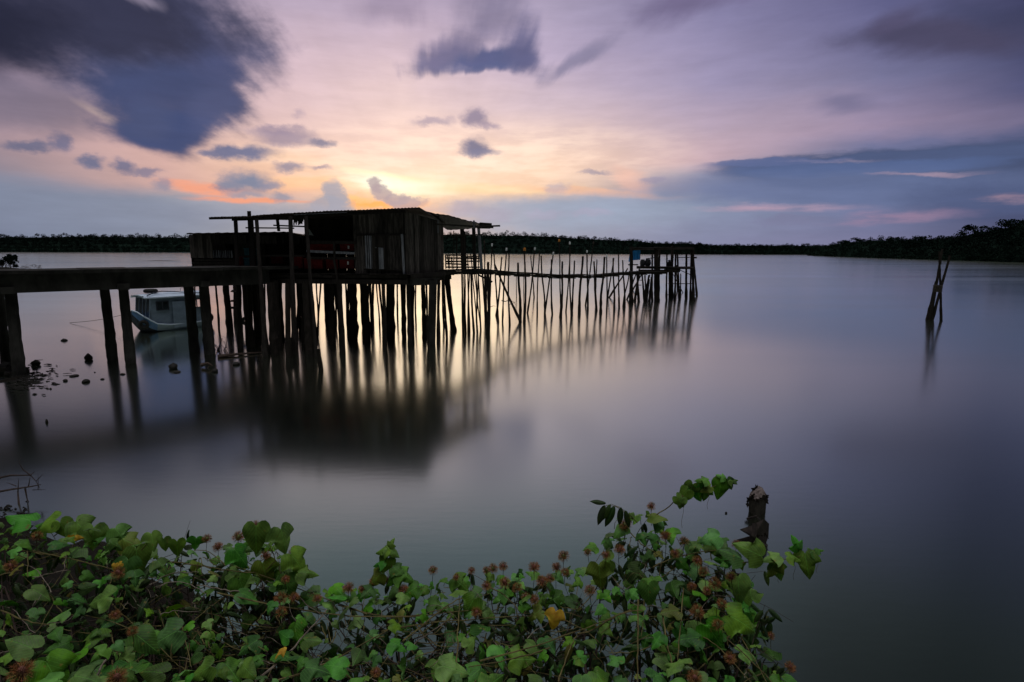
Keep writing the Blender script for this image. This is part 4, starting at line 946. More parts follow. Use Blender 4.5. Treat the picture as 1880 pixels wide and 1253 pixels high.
for k in range(7):
    c = water(random.uniform(-10, 46), random.uniform(672, 690)); r = random.uniform(.12, .25)
    mb.tube([c + V(-r, 0, 0), c + V(-r * .4, 0, r * .5), c + V(r * .4, 0, r * .45), c + V(r, 0, 0)], [.02, r * .7, r * .6, .02], 7, .2)
tag(mb.build('rubble', 'stone'), 'heap of dark rubble packed round the foot of the leftmost piles', 'rubble', kind='stuff')
mb = MB()
for k in range(230):
    x = 20 + abs(random.gauss(0, 38)); y = 694 + random.gauss(0, 12); c = water(x, y, random.uniform(.0, .03)); l = random.uniform(.03, .13); a = random.uniform(-.6, .6); d = V(math.cos(a), math.sin(a), 0) * l
    mb.tube([c - d, c + V(0, 0, .01), c + d], [.008, random.uniform(.012, .03), .006], 4, .3)
tag(mb.build('floating_debris', 'stone'), 'scatter of dark twigs and litter floating by the mud patch', 'debris', kind='stuff')
def branch_thing(label, segs, cat='branch', name='dead_branch', m='twig', parent=None):
    mb = MB()
    for pts, r in segs:
        n = len(pts); mb.tube(pts, [r * (1 - .75 * i / (n - 1)) for i in range(n)], 5, .1)
    o = mb.build(name, m, parent); return tag(o, label, cat) if parent is None else o
T = 22.3
branch_thing('low driftwood branch lying in the water between the jetty and hut piles', [([at(345, 689, 19.6), at(365, 684, 19.8), at(378, 681, 19.9), at(384, 672, 20)], .06), ([at(341, 692, 19.4), at(365, 690, 19.6)], .04), ([at(370, 671, 20), at(382, 667, 20), at(390, 672, 20)], .08)])
branch_thing('long thin log floating level between the stilts', [([water(400, 655, .05), water(430, 651, .07), water(480, 647, .05)], .09)], 'log', 'log')
segs = []
for k in range(16):
    x = 395 + random.uniform(-8, 30); pts = [at(x, 648, 23.5)]
    for j in range(4): x += random.uniform(-9, 9); pts.append(at(x, 648 - (j + 1) * random.uniform(5, 9), 23.5 + random.uniform(-.2, .2)))
    segs.append((pts, .018))
branch_thing('twiggy dead brush standing in the water between the stilts', segs, 'brush', 'dead_brush')
segs = [([at(900, 564, 31), at(906, 562, 31), at(912, 563, 31)], .02), ([at(921, 552, 31), at(928, 554, 31), at(935, 551, 31), at(946, 556, 31)], .03), ([at(934, 560, 31), at(944, 556, 31), at(948, 561, 31), at(945, 566, 31)], .02)]
branch_thing('small bare twig snagged on the diagonal walkway pole', segs, 'twig', 'snagged_twig')
T = 9.4
segs = [([at(-30, 884, T), at(20, 873, T), at(56, 873, T), at(64, 866, T)], .02), ([at(-30, 908, T), at(20, 899, T), at(60, 893, T), at(75, 890, T)], .022), ([at(56, 873, T), at(42, 862, T), at(35, 850, T), at(37, 842, T)], .01),
        ([at(35, 930, T - .1), at(33, 905, T), at(34, 880, T)], .016), ([at(30, 893, T), at(12, 886, T)], .008), ([at(46, 897, T), at(50, 918, T), at(60, 930, T)], .014), ([at(50, 920, T), at(30, 932, T)], .009), ([at(52, 895, T), at(56, 874, T)], .01), ([at(70, 900, T), at(70, 870, T)], .007), ([at(56, 873, T), at(66, 884, T), at(76, 902, T)], .008), ([at(60, 900, T), at(84, 899, T)], .007), ([at(66, 884, T), at(78, 872, T), at(84, 876, T)], .006)]
branch_thing('bare dead branch reaching over the water above the lower left bank', segs)
mb = MB()
for k in range(60):
    c = water(random.uniform(-25, 50), random.uniform(928, 975), random.uniform(0, .03)); r = random.uniform(.012, .035); mb.tube([c + V(-r, 0, 0), c + V(0, 0, r * .7), c + V(r, 0, 0)], [.008, r * .7, .008], 6, .25)
tag(mb.build('shore_gravel', 'stone'), 'pebbles and litter along the muddy water edge at lower left', 'gravel', kind='stuff')
# short stump by the hut
mb = MB(); pole(mb, 584, 641, 589, 680, 7.5, bend=.0, taper=.9); tag(mb.build('stump', 'pole'), 'short broken stump standing in front of the hut stilts', 'stump', 'broken stumps in the shallows')
mb = MB(); pole(mb, 532, 620, 532, 652, 8, bend=.0, taper=.8); tag(mb.build('stump', 'pole'), 'low ragged stump between the middle hut stilts', 'stump', 'broken stumps in the shallows')

# rusted steel wreckage on the right
def flakes(mb, pts, n, s, sd=0):
    for k in range(n):
        p = random.choice(pts); a, b = p; c = a.lerp(b, random.random()); d1 = V(random.gauss(0, 1), random.gauss(0, 1), random.gauss(0, 1)).normalized() * s * random.uniform(.5, 1.3); d2 = V(random.gauss(0, 1), random.gauss(0, 1), random.gauss(0, 1)).normalized() * s * random.uniform(.4, 1)
        mb.hexa([c - d1 * .5, c + d2 * .3, c + d1 * .5, c - d2 * .4], [v + V(0, .006, .012) for v in (c - d1 * .4, c + d2 * .4, c + d1 * .6, c - d2 * .5)])
w1 = thing('rusted_stump', 'jagged rusted box stump with a pale sloping top standing in the water', 'rusted stump', water(1390, 945), 'rusted wreckage by the vines')
t = depth(water(1390, 945))
def q(px, py, dt=0): return at(px, py, t + dt)
mb = MB()
lo = [q(1377, 950, .1), q(1391, 954, -.15), q(1405, 948, .1), q(1396, 944, .45)]; lo = [V(p.x, p.y, -.3) for p in lo]
hi = [q(1374, 915, .1), q(1390, 921, -.15), q(1408, 910, .1), q(1397, 905, .45)]; mb.hexa(lo, hi)
mb.build('casing', 'steel', w1); mb = MB()
mb.hexa([p + V(0, 0, .002) for p in hi], [q(1378, 904, .15), q(1389, 909, .0), q(1400, 896, .15), q(1393, 892, .4)])
mb.build('top_plate', 'palesteel', w1)
mb = MB(); flakes(mb, [(hi[0], hi[1]), (hi[1], hi[2]), (q(1377, 905, .1), q(1392, 893, .3)), (hi[2], q(1408, 925)), (hi[0], q(1372, 930)), (q(1386, 907), q(1379, 915))], 70, .07); mb.build('rust_flake', 'mud', w1)
w2 = thing('rusted_wreck', 'broken rusted plates and angle irons just below the jagged stump', 'wreck', water(1392, 1000), 'rusted wreckage by the vines'); t = depth(water(1392, 1000))
mb = MB()
def plate(a, b, c_, d_, th=.03):
    nn = (b - a).cross(c_ - a).normalized() * th; mb.hexa([a, b, c_, d_], [a + nn, b + nn, c_ + nn, d_ + nn])
plate(q(1359, 972, .1), q(1386, 963, .1), q(1384, 984, 0), q(1382, 986, 0)); plate(q(1384, 985, -.1), q(1386, 962, 0), q(1403, 953, 0), q(1412, 962, .1)); plate(q(1384, 985, -.1), q(1412, 962, .1), q(1411, 985, .1), q(1404, 1005, 0))
plate(q(1352, 992, .1), q(1381, 984, 0), q(1408, 1003, -.1), q(1360, 1006, 0)); plate(q(1360, 1007, 0), q(1378, 1002, 0), q(1405, 1010, 0), q(1380, 1022, -.1)); plate(q(1371, 952, .3), q(1390, 947, .3), q(1390, 949, .3), q(1372, 955, .3), .02)
mb.tube([q(1391, 950, .2), q(1397, 958, .1)], .012, 5); mb.tube([q(1384, 985, -.14), q(1386, 962, -.04)], .035, 4)
mb.each('plate', 'steel', w2)
mb = MB(); flakes(mb, [(q(1384, 985, -.1), q(1408, 985, 0)), (q(1360, 1006), q(1404, 1006)), (q(1404, 980, -.05), q(1411, 990))], 30, .03); mb.build('rust_flake', 'mud', w2)
stone(1333, 943, 5, 4, 'tiny dark pebble left of the rusted stump', 31)

# ------------------------------------------------------------------ vines
class Leaves:
    """a mesh of many leaves with UVs; each leaf is one island"""
    def __init__(s): s.q = []; s.f = []; s.uv = []; s.n = 0
    def add(s, v, f, uv, Mx):
        w = v @ Mx[:3, :3].T + Mx[:3, 3]; s.q.append(w); s.f.append(f + s.n); s.uv.append(uv); s.n += len(v)
    def build(s, name, m, parent):
        q = np.concatenate(s.q); f = np.concatenate(s.f); uv = np.concatenate(s.uv)
        me = bpy.data.meshes.new(name); me.from_pydata(q.tolist(), [], f.tolist()); me.materials.append(M[m])
        ul = me.uv_layers.new(name='UVMap'); idx = np.empty(len(me.loops), dtype=np.int32); me.loops.foreach_get('vertex_index', idx)
        ul.data.foreach_set('uv', uv[idx].astype(np.float32).ravel()); me.polygons.foreach_set('use_smooth', [True] * len(me.polygons)); me.update()
        o = bpy.data.objects.new(name, me); COL.objects.link(o); o.parent = parent; o.matrix_parent_inverse = parent.matrix_basis.inverted(); return o
def leaf_shape(outline, fold, curl, wave, seed):
    r = np.random.RandomState(seed); N = len(outline); v = []; uv = []; K = 3
    for s in (-1, 1):
        for i, (x, y) in enumerate(outline):
            ym = min(max((i / (N - 1)) ** 1.05, 0), 1)
            for k in range(K + 1):
                q = k / K; xx = x * q; yy = ym + (y - ym) * q
                z = -abs(xx) * fold * (1 if s > 0 else .8) - curl * (yy - .3) ** 2 + wave * q * math.sin(i * 1.5 + seed + s) * .6 - wave * q * q * .6
                if k < K or True: v.append((s * xx, yy, z)); uv.append((s * xx * 2, yy))
    f = []; w = K + 1
    for side in (0, 1):
        o = side * N * w
        for i in range(N - 1):
            for k in range(K):
                a, b, c, d = o + i * w + k, o + i * w + k + 1, o + (i + 1) * w + k + 1, o + (i + 1) * w + k
                f.append((a, b, c, d) if side else (a, d, c, b))
    v = np.array(v); uv = np.array(uv)
    # weld the midrib
    remap = np.arange(len(v)); 
    for i in range(N): remap[N * w + i * w] = i * w
    f = remap[np.array(f)]
    used = np.unique(f); inv = -np.ones(len(v), int); inv[used] = np.arange(len(used))
    return v[used], inv[f], uv[used]
HEART = [(0, .0), (.06, -.10), (.17, -.17), (.31, -.15), (.43, -.02), (.49, .14), (.47, .30), (.40, .45), (.31, .60), (.20, .76), (.08, .92), (0, 1)]
LOBED = [(0, .0), (.06, -.10), (.18, -.17), (.33, -.14), (.46, -.01), (.55, .16), (.60, .33), (.46, .36), (.34, .42), (.30, .58), (.20, .76), (0, 1)]
DEEP = [(0, .0), (.06, -.09), (.20, -.14), (.36, -.10), (.50, .04), (.62, .26), (.66, .42), (.44, .36), (.27, .38), (.27, .56), (.19, .76), (0, 1)]
NARROW = [(0, 0), (.05, .04), (.10, .12), (.145, .25), (.165, .4), (.16, .55), (.13, .7), (.085, .84), (.03, .95), (0, 1)]
HEART, LOBED, DEEP = [[(x, y if y < .5 else .5 + (y - .5) * 1.25) for x, y in o] for o in (HEART, LOBED, DEEP)]
VL = [leaf_shape(o, f_, c_, w_, i) for i, (o, f_, c_, w_) in enumerate([(HEART, .25, .25, .05), (LOBED, .2, .35, .07), (LOBED, .45, .15, .05), (DEEP, .15, .4, .08), (DEEP, .4, .4, .06), (LOBED, .05, .2, .12), (HEART, .1, .5, .09)])]
NL = [leaf_shape(NARROW, .5, c_, .03, 10 + i) for i, c_ in enumerate((.1, .3, .5))]
def basis(p, tip, nrm, size):
    tip = Vector(tip).normalized(); n = Vector(nrm); n = (n - tip * n.dot(tip)).normalized(); x = tip.cross(n)
    m = np.eye(4); m[:3, 0] = np.array(x) * size; m[:3, 1] = np.array(tip) * size; m[:3, 2] = np.array(n) * size; m[:3, 3] = np.array(p); return m
def rv(s=1.0): return V(random.gauss(0, s), random.gauss(0, s), random.gauss(0, s))
TOP = [(-40, 955), (0, 950), (60, 962), (110, 958), (160, 965), (230, 985), (300, 1008), (400, 1005), (440, 990), (500, 1000), (540, 1040), (580, 1065), (640, 1078), (700, 1075), (760, 1070), (830, 1062), (900, 1052), (1000, 1050), (1050, 1035), (1090, 1012), (1110, 975), (1140, 945), (1180, 935), (1230, 955), (1260, 985), (1300, 978), (1340, 990), (1370, 1030), (1385, 1080), (1400, 1130), (1420, 1180), (1450, 1253), (1470, 1290)]
def ytop(x): return float(np.interp(x, [p[0] for p in TOP], [p[1] for p in TOP]))
def vdepth(x, y):
    q = min(max((y - ytop(x)) / (1270 - ytop(x)), -.3), 1.2); near = 1.62 if x < 250 else 1.75
    return 2.4 + (near - 2.4) * q
def dens(x, y):
    d = y - ytop(x)
    if d < 0: return 0
    if x < 130: v = .9 if d < 60 else .2
    elif x < 430: v = .95 if d < 60 else (.36 if x > 170 else .18)
    elif x < 560: v = .9 if d < 110 else .4
    elif x < 1060: v = 1.0 if d < 62 else .24
    else: v = 1.0 if d < 190 else .36
    return v
vines = [thing('passion_vine', 'sprawling vine with lobed leaves covering the lower left bank', 'vine', at(220, 1200, 2.0), 'passion vines along the bottom'),
         thing('passion_vine', 'low strand of vine with red hairy buds draped along the lower middle', 'vine', at(780, 1150, 2.2), 'passion vines along the bottom'),
         thing('passion_vine', 'tall mounded vine climbing highest at lower right, with long reaching shoots', 'vine', at(1230, 1150, 2.2), 'passion vines along the bottom')]
def which(x): return 0 if x < 590 else (1 if x < 1065 else 2)
PT = [MB(), MB(), MB()]; LV = [Leaves(), Leaves(), Leaves()]; ST_ = [MB(), MB(), MB()]; DRY = [MB(), MB(), MB()]
toC = lambda p: (CAM - p).normalized()
def put_leaf(k, p, size, tip=None, nrm=None, var=None, petiole=True, lv=None, stem=None):
    if tip is None:
        a = random.uniform(0, 6.28); tip = V(math.cos(a), math.sin(a) * .8 - .25, random.uniform(-.95, .1))
    if nrm is None: nrm = V(0, 0, .75) + toC(p) * .5 + rv(.33)
    v, f, uv = VL[random.randrange(len(VL)) if var is None else var]; (lv or LV[k]).add(v, f, uv, basis(p, tip, nrm, size))
    if petiole:
        b = p + V(random.uniform(-.02, .02), random.uniform(0, .05), -random.uniform(.03, .07)); (stem or PT[k]).tube([p, (p + b) / 2 + rv(.004), b], [.0009, .0011, .0013], 4, cap=False)
# surface leaves, placed with a minimum spacing so that they overlap like tiles but never as a carpet
placed = []
def scatter(n, off, smin, smax, spacing, dmul=1.0):
    global placed
    placed = []; tries = 0
    while len(placed) < n and tries < n * 40:
        tries += 1; x = random.uniform(-30, 1450); y = random.uniform(935, 1275)
        if random.random() > dens(x, y) * dmul: continue
        sp = spacing * (.8 if y < ytop(x) + 60 else 1.15)
        if any(abs(x - a) < sp and abs(y - b) < sp for a, b in placed[-400:]): continue
        placed.append((x, y)); t = vdepth(x, y) + off + random.gauss(0, .045); p = at(x, y, t)
        px_ = random.uniform(smin, smax); size = px_ * 1.48 / F * (.9 + .25 * (y - 950) / 300)
        put_leaf(which(x), p, size)
scatter(290, 0, 24, 54, 22)
scatter(280, .02, 12, 28, 12)
scatter(80, .16, 22, 42, 26, .7)
scatter(40, .32, 22, 40, 26, .5)
# stems
def arc(k, x0, y0, x1, y1, off0=.0, off1=.0, r=.0022, sag=20, mb=None, n=14, wob=4):
    pts = []; a = random.uniform(-1, 1) * wob
    for i in range(n):
        q_ = i / (n - 1); x = x0 + (x1 - x0) * q_ + random.gauss(0, wob * .18); y = y0 + (y1 - y0) * q_ + sag * math.sin(math.pi * q_) + a * math.sin(6.28 * q_) + random.gauss(0, wob * .18)
        pts.append(at(x, y, vdepth(x, max(y, ytop(x))) + off0 + (off1 - off0) * q_ + .015 * math.sin(q_ * 7)))
    (mb or ST_[k]).tube(pts, [r * (1 - .45 * i / (n - 1)) for i in range(n)], 5, .12)
for a in [(400, 1090, 860, 1120, -.02, -.02, .0030, 25), (500, 1253, 740, 1140, 0, -.02, .0032, 12), (740, 1178, 870, 1090, -.04, -.04, .0033, -10), (838, 1230, 843, 1098, -.03, -.03, .0030, 2), (880, 1215, 1160, 1120, -.03, -.03, .0030, 6), (1025, 1253, 1060, 1165, -.03, -.04, .0032, -8), (1060, 1165, 1180, 1120, -.04, -.03, .0028, -4),
          (1172, 1100, 1170, 1253, -.03, -.03, .0030, 0), (1215, 1120, 1240, 1253, -.04, -.04, .0034, 4), (1255, 1080, 1240, 1253, -.03, -.05, .0026, 6), (900, 1080, 965, 1135, -.03, -.03, .0026, -8), (620, 1110, 900, 1090, -.01, -.01, .0026, 30), (700, 1160, 980, 1130, -.02, -.02, .0026, -6), (300, 1030, 520, 1050, -.01, -.01, .0026, 6), (60, 1010, 240, 1060, -.02, -.02, .0026, -4), (0, 1120, 130, 1160, 0, 0, .0026, 3),
          (1300, 1150, 1440, 1275, 0, 0, .0026, -8), (1330, 1130, 1415, 1270, 0, 0, .0022, -10), (1290, 1170, 1400, 1275, -.02, -.02, .0022, -8), (1200, 1040, 1320, 1010, -.02, -.03, .0024, -6), (1150, 970, 1210, 1020, 0, 0, .0028, 5), (1010, 1190, 860, 1225, -.02, -.02, .0026, 4), (1005, 1120, 1100, 1180, -.02, 0, .0026, -4)]:
    arc(which(a[0]), *a)
for k in range(230):
    x0 = random.uniform(-30, 1400); y0 = ytop(x0) + random.uniform(15, 240); dx = random.gauss(0, 120); x1 = x0 + dx; y1 = y0 + random.gauss(15, 45)
    if y1 < ytop(x1) + 8 or x1 > 1440: continue
    arc(which(x0), x0, y0, x1, y1, random.uniform(-.02, .2), random.uniform(-.02, .2), random.uniform(.0012, .0026), random.gauss(8, 18))
for k in range(110):
    x0 = random.uniform(60, 1400); y0 = ytop(x0) + random.uniform(25, 240); a = random.uniform(0, 6.28); l = random.uniform(20, 95); x1 = x0 + math.cos(a) * l; y1 = y0 + math.sin(a) * l * .8
    if y1 < ytop(x1) + 10: continue
    arc(which(x0), x0, y0, x1, y1, random.uniform(-.03, .1), random.uniform(-.03, .1), random.uniform(.0008, .0018), random.gauss(0, 9), DRY[which(x0)], 10, 5)
for a in [(470, 1250, 600, 1120, 0, 0, .0040, 8), (275, 1075, 365, 1050, -.03, -.03, .0022, -10), (285, 1078, 380, 1092, -.03, -.03, .0020, -16), (165, 1252, 200, 1208, -.03, -.03, .0045, 3), (0, 1200, 55, 1165, -.03, -.03, .0028, 2), (60, 1060, 130, 1048, -.03, -.03, .0020, -2), (740, 1200, 830, 1130, .02, 0, .0022, 0), (460, 1085, 360, 1075, 0, 0, .003, 3)]:
    arc(which(a[0]), *a[:8], mb=DRY[which(a[0])])
# shoots that reach past the contour: path in pixels, depth, leaves (index along path, size px, side, variant)
def shoot(k, path, t, leaves, r=.0024):
    mb = MB(); lv = Leaves(); pts = [at(x, y, t + .0 * i) for i, (x, y) in enumerate(path)]
    fine = []
    for i in range(len(pts) - 1):
        for q_ in (0, .33, .66): fine.append(pts[i].lerp(pts[i + 1], q_))
    fine.append(pts[-1]); fine = [p + rv(.0012) for p in fine]
    mb.tube(fine, [r * (1 - .6 * i / (len(fine) - 1)) for i in range(len(fine))], 5)
    o = mb.build('shoot', 'stem', vines[k])
    st = MB()
    for (x, y, s, ang, var, face) in leaves:
        p = at(x, y, t - .01); tip = (at(x + math.cos(rad(ang)) * 50, y + math.sin(rad(ang)) * 50, t) - p).normalized() + rv(.12); n = toC(p) * face + V(0, 0, 1 - face) + rv(.12)
        v, f, uv = VL[var]; lv.add(v, f, uv, basis(p, tip, n, s * t / F))
    if lv.q: lv.build('shoot_leaves', 'leaf', o)
    return o
# angles: 0 = right, 90 = down
shoot(2, [(1205, 945), (1222, 935), (1242, 918), (1262, 906), (1285, 899), (1310, 893), (1330, 888), (1345, 882)], 2.15,
      [(1243, 912, 24, 60, 0, .6), (1252, 915, 22, 100, 6, .5), (1262, 900, 30, 120, 0, .8), (1272, 890, 30, 100, 0, .9), (1278, 893, 34, 70, 5, .8), (1297, 897, 24, 110, 1, .6), (1304, 893, 22, 160, 0, .5), (1300, 880, 22, 190, 4, .3), (1325, 883, 34, 90, 0, .9), (1335, 882, 22, 60, 1, .7), (1340, 881, 16, 20, 4, .5), (1332, 878, 16, 200, 4, .5), (1346, 882, 11, -10, 4, .5)])
shoot(2, [(1330, 1030), (1360, 1032), (1395, 1032), (1430, 1028), (1455, 1026), (1480, 1020), (1498, 1012)], 2.1,
      [(1400, 1022, 48, 200, 1, .75), (1430, 1018, 30, 160, 4, .4), (1447, 1020, 24, 10, 4, .4), (1478, 1017, 42, 95, 1, .9), (1470, 1010, 26, 250, 4, .35), (1490, 1012, 22, 20, 4, .4), (1424, 1032, 34, 120, 2, .5), (1425, 1040, 30, 70, 2, .6), (1497, 1011, 14, -20, 4, .4), (1360, 1024, 40, 200, 2, .6)])
shoot(1, [(735, 1090), (728, 1062), (720, 1040), (713, 1018), (713, 1006)], 2.3, [(712, 1026, 34, 95, 0, .95), (712, 1006, 26, 30, 2, .5), (712, 1006, 28, 150, 2, .5), (714, 1004, 16, -60, 4, .5), (706, 1030, 24, 160, 4, .3), (722, 1042, 26, 20, 1, .5), (698, 1055, 32, 150, 2, .6), (730, 1050, 34, 20, 4, .5), (726, 1060, 24, 150, 1, .6)])
shoot(0, [(470, 1080), (490, 1045), (505, 1030), (500, 1010), (492, 998)], 2.25, [(470, 967, 50, 80, 0, .95), (516, 972, 46, 80, 2, .7), (535, 1018, 46, 60, 1, .8), (548, 1050, 34, 10, 4, .5), (432, 1010, 40, 60, 2, .7), (525, 1062, 44, 80, 0, .9), (482, 1036, 44, 70, 1, .9), (440, 1065, 46, 80, 0, .95)])
shoot(0, [(100, 985), (118, 968), (135, 962), (148, 952)], 2.35, [(140, 958, 44, 45, 1, .7), (172, 970, 44, 80, 1, .85), (100, 955, 42, 160, 0, .8), (110, 960, 36, 60, 0, .9), (55, 955, 44, 200, 2, .5), (212, 970, 34, 60, 4, .7), (225, 990, 38, 20, 2, .6)])
shoot(0, [(260, 1010), (280, 988), (300, 995), (330, 1000)], 2.3, [(278, 980, 30, 60, 2, .5), (300, 990, 26, 100, 0, .8), (325, 995, 30, 90, 0, .8), (250, 1010, 48, 95, 0, .95), (360, 990, 26, 100, 4, .7)])
shoot(2, [(1160, 960), (1145, 940), (1128, 930), (1112, 928)], 2.2, [])
# foreground large leaves
for (x, y, s, ang, var, face) in [(85, 1215, 95, 60, 1, .7), (60, 1190, 70, 200, 0, .6), (250, 1165, 70, 40, 0, .8), (325, 1158, 78, 160, 1, .7), (200, 1095, 62, 160, 5, .6), (235, 1030, 58, 110, 2, .9), (810, 1222, 70, 20, 5, .5), (1300, 1150, 75, 60, 5, .8), (1340, 1130, 78, 30, 1, .7), (1360, 1130, 60, 90, 0, .85), (1100, 1040, 62, 80, 5, .9), (1190, 1075, 58, 85, 0, .95), (560, 1225, 60, 0, 4, .4), (870, 1100, 54, 120, 1, .7), (1320, 985, 50, 160, 1, .7), (1355, 1060, 62, 90, 0, .95), (300, 1235, 60, 180, 0, .6), (135, 1240, 70, 20, 4, .5)]:
    p = at(x, y, vdepth(x, y) - .06); tip = (at(x + math.cos(rad(ang)) * 50, y + math.sin(rad(ang)) * 50, depth(p)) - p).normalized() + rv(.1); put_leaf(which(x), p, s * .72 * depth(p) / F, tip, toC(p) * face + V(0, 0, 1 - face), var)
for k in range(3):
    LV[k].build('foliage', 'leaf', vines[k]); ST_[k].each('stem', 'stem', vines[k]); DRY[k].each('dry_stem', 'drystem', vines[k]); PT[k].build('petiole', 'stem', vines[k])['kind'] = 'stuff'
# tendrils hanging free
mb = MB()
for (x, y, l) in [(1253, 925, 45), (1300, 905, 30), (1430, 1050, 20), (1458, 1035, 30), (1500, 1030, 22)]:
    mb.tube([at(x + 2 * math.sin(i), y + l * i / 6, 2.12) for i in range(7)], .0006, 4)
mb.each('tendril', 'stem', vines[2])
# hairy buds
def bud_mesh(name, red, seed, n=300):
    r = np.random.RandomState(seed); mb = MB(); K, N = 7, 9; vs = []; fs = []
    for k in range(K + 1):
        ph = math.pi * k / K
        for i in range(N): a = 6.283 * i / N; vs.append((.008 * math.sin(ph) * math.cos(a), .008 * math.sin(ph) * math.sin(a), .011 * math.cos(ph)))
    for k in range(K):
        for i in range(N): fs.append((k * N + i, k * N + (i + 1) % N, (k + 1) * N + (i + 1) % N, (k + 1) * N + i))
    mb.add(vs, fs); mb.cur = 1
    for j in range(n):
        d = Vector(r.randn(3)).normalized(); d.z = d.z * .8 + .25; d.normalize(); u = d.cross(Vector(r.randn(3))).normalized(); p = d * .007; l = r.uniform(.010, .019); w = .00032
        m1 = p + d * l * .55 + u * l * .12; e = p + d * l + u * l * .3
        mb.add([p - u * w, p + u * w, m1 + u * w, m1 - u * w, e], [(0, 1, 2, 3), (3, 2, 4)])
        for s in (-1, 1):
            side = (d + u * s * 1.2).normalized(); mb.add([m1 - d * w, m1 + d * w, m1 + side * l * .35], [(0, 1, 2)])
    return mb
BM = []
for i, (core, hr) in enumerate([('redbud', 'hair'), ('bud', 'hair'), ('redbud', 'hair')]):
    o = bud_mesh('flower_bud', i, i).build('flower_bud', [core, hr], vines[0], True); BM.append(o)
BUDS = [(468,967),(438,987),(502,985),(537,1015),(380,990),(487,1020),(524,1064),(515,1100),(540,1098),(582,1100),(517,1125),(640,1080),(664,1082),(686,1068),(710,1066),(740,1082),(795,1048),(838,1060),(866,1048),(893,1048),(924,1040),(980,1042),(1035,1022),(995,1068),(1022,1042),(1037,1052),(893,1076),(927,1070),(950,1080),(965,1097),(982,1101),(1079,1015),(1113,1020),(1137,1010),(1148,965),(1196,930),(1222,985),(1256,995),(1240,1017),(1280,1030),(1292,1050),(1352,1000),(1393,1003),(1312,1072),(1342,1060),(1270,1078),(1280,1125),(1415,1168),(1450,1225),(1318,1148),(1340,1208),(1276,1246),(68,985),(20,1040),(212,1130),(243,1160),(218,1052),(400,1005),(905,1045),(875,1125),(690,1235),(1083,1085),(1010,1062),(1298,1085),(1325,1110)]
free = list(BM)
for i, (x, y) in enumerate(BUDS):
    k = which(x); src = BM[i % 3]
    if free: o = free.pop(0)
    else: o = src.copy(); COL.objects.link(o)
    o.parent = vines[k]; o.matrix_parent_inverse = Matrix.Identity(4)
    t = vdepth(x, max(y, ytop(x))) - .09; p = at(x, y, t) - vines[k].location; s = random.uniform(.8, 1.3)
    o.matrix_basis = Matrix.Translation(p) @ Vector((random.gauss(0, .4), random.gauss(0, .4), 1)).to_track_quat('Z', 'Y').to_matrix().to_4x4() @ Matrix.Scale(s, 4)
for (x, y, s) in [(40, 1235, 1.9), (215, 1246, 1.6)]:
    o = BM[0].copy(); COL.objects.link(o); o.parent = vines[0]; o.matrix_parent_inverse = Matrix.Identity(4); o.matrix_basis = Matrix.Translation(at(x, y, 1.1) - vines[0].location) @ Matrix.Scale(s * .62, 4)
# stalks of buds on the contour
mb = MB()
for (x, y) in BUDS:
    t = vdepth(x, max(y, ytop(x))) - .09; mb.tube([at(x, y + 3, t), at(x + random.uniform(-3, 3), y + 20, t + .02), at(x + random.uniform(-8, 8), y + 42, t + .08)], .0011, 4, cap=False)
mb.build('bud_stalk', 'stem', vines[1])['kind'] = 'stuff'
# yellow leaf and flowers
v, f, uv = VL[1]; L1 = Leaves(); p = at(1020, 1125, 2.0); L1.add(v, f, uv, basis(p, at(1015, 1150, 2.0) - p, toC(p), 34 * 2.0 / F)); L1.build('yellow_leaf', 'yellow', vines[1])
for (x, y) in [(222, 1035), (212, 1036), (130, 985), (138, 988), (519, 1190), (514, 1196)]:
    p = at(x, y, vdepth(x, y) - .1); L1 = Leaves(); L1.add(*VL[6], basis(p, rv() , toC(p) + rv(.3), 14 * 1.9 / F)); L1.build('withered_flower', 'yellow', vines[0])
pass

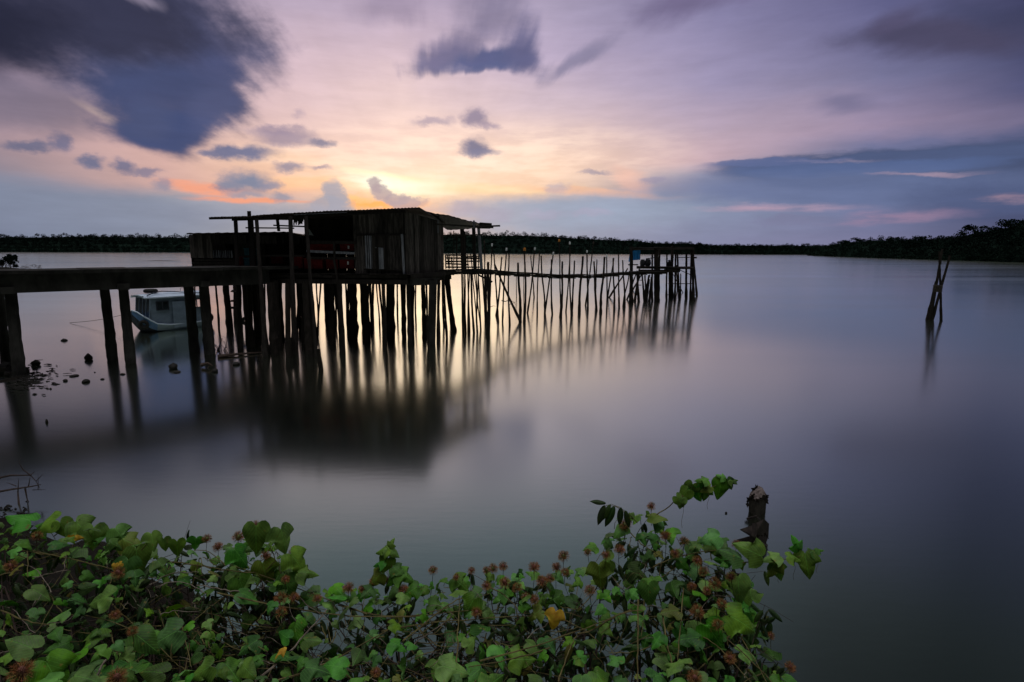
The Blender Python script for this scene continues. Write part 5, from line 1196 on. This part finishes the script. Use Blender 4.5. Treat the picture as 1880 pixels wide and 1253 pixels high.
# the narrow-leaved shrub that carries the vine
def shrub(label, x0, x1, nb, nl, seed, yb=1330, bx=None):
    random.seed(seed); root = thing('leafy_shrub', label, 'shrub', at((x0 + x1) / 2, 1240, 2.4), 'shrubs under the vines'); br = MB(); lv = Leaves(); tw = MB()
    for k in range(nb):
        xb = random.uniform(x0, x1); xt = xb + random.gauss(0, 70); yt = ytop(xt) + random.uniform(20, 150)
        pts = []; t0 = vdepth(xb, 1270) + random.uniform(.15, .6)
        for i in range(9):
            q_ = i / 8; x = xb + (xt - xb) * q_ + random.gauss(0, 3); y = yb + (yt - yb) * q_ + random.gauss(0, 3); pts.append(at(x, y, t0 + (vdepth(xt, max(yt, ytop(xt))) + .12 - t0) * q_))
        r0 = random.uniform(.003, .008); br.tube(pts, [r0 * (1 - .7 * i / 8) for i in range(9)], 6, .15)
        for i in range(2, 9):
            for j in range(2):
                p = pts[i]; d = V(random.gauss(0, 1), random.gauss(0, .6), random.gauss(0, .5)).normalized() * random.uniform(.06, .2); e = p + d
                tw.tube([p, p + d * .5 + rv(.008), e], [.0016, .0012, .0007], 4, cap=False)
                for m in range(nl):
                    c = p.lerp(e, random.uniform(.3, 1)); n_, f_, u_ = NL[random.randrange(3)]; tip = V(random.gauss(0, .5), random.gauss(0, .35), -random.uniform(.3, 1.1)); 
                    lv.add(n_, f_, u_, basis(c, tip, toC(c) * .4 + V(0, -.2, .6) + rv(.4), random.uniform(.05, .085)))
    br.each('branch', 'twig', root); tw.build('twig', 'twig', root)['kind'] = 'stuff'; lv.build('foliage', 'leaf2', root)
shrub('dark shrub with drooping narrow leaves under the low middle strand of vine', 640, 1060, 26, 2, 41)
shrub('dark shrub with drooping narrow leaves under the tall right mound of vine', 1060, 1400, 30, 2, 42)
shrub('shaded tangle of thin branches and narrow leaves under the left vine', -40, 600, 64, 2, 43)
# hooked sprig with narrow leaves at the mound's shoulder
sp = thing('leafy_sprig', 'arching sprig of slim leaves hooking left off the top of the right mound', 'sprig', at(1130, 940, 2.2)); mb = MB(); pts = [at(1170, 960, 2.25), at(1155, 945, 2.22), at(1138, 932, 2.2), at(1122, 926, 2.2), at(1108, 930, 2.2)]; mb.tube(pts, [.002, .0018, .0014, .001, .0007], 5); mb.build('stem', 'stem', sp); lv = Leaves()
for (x, y, s, ang) in [(1110, 928, 30, 110), (1120, 926, 26, 120), (1128, 930, 32, 115), (1140, 932, 26, 95), (1113, 924, 22, 190), (1105, 932, 22, 100), (1148, 938, 26, 80)]:
    p = at(x, y, 2.19); tip = at(x + math.cos(rad(ang)) * 40, y + math.sin(rad(ang)) * 40, 2.19) - p; lv.add(*NL[1], basis(p, tip, toC(p) + V(0, 0, .5) + rv(.2), s * 1.35 * 2.2 / F))
lv.build('leaf_row', 'leaf2', sp)
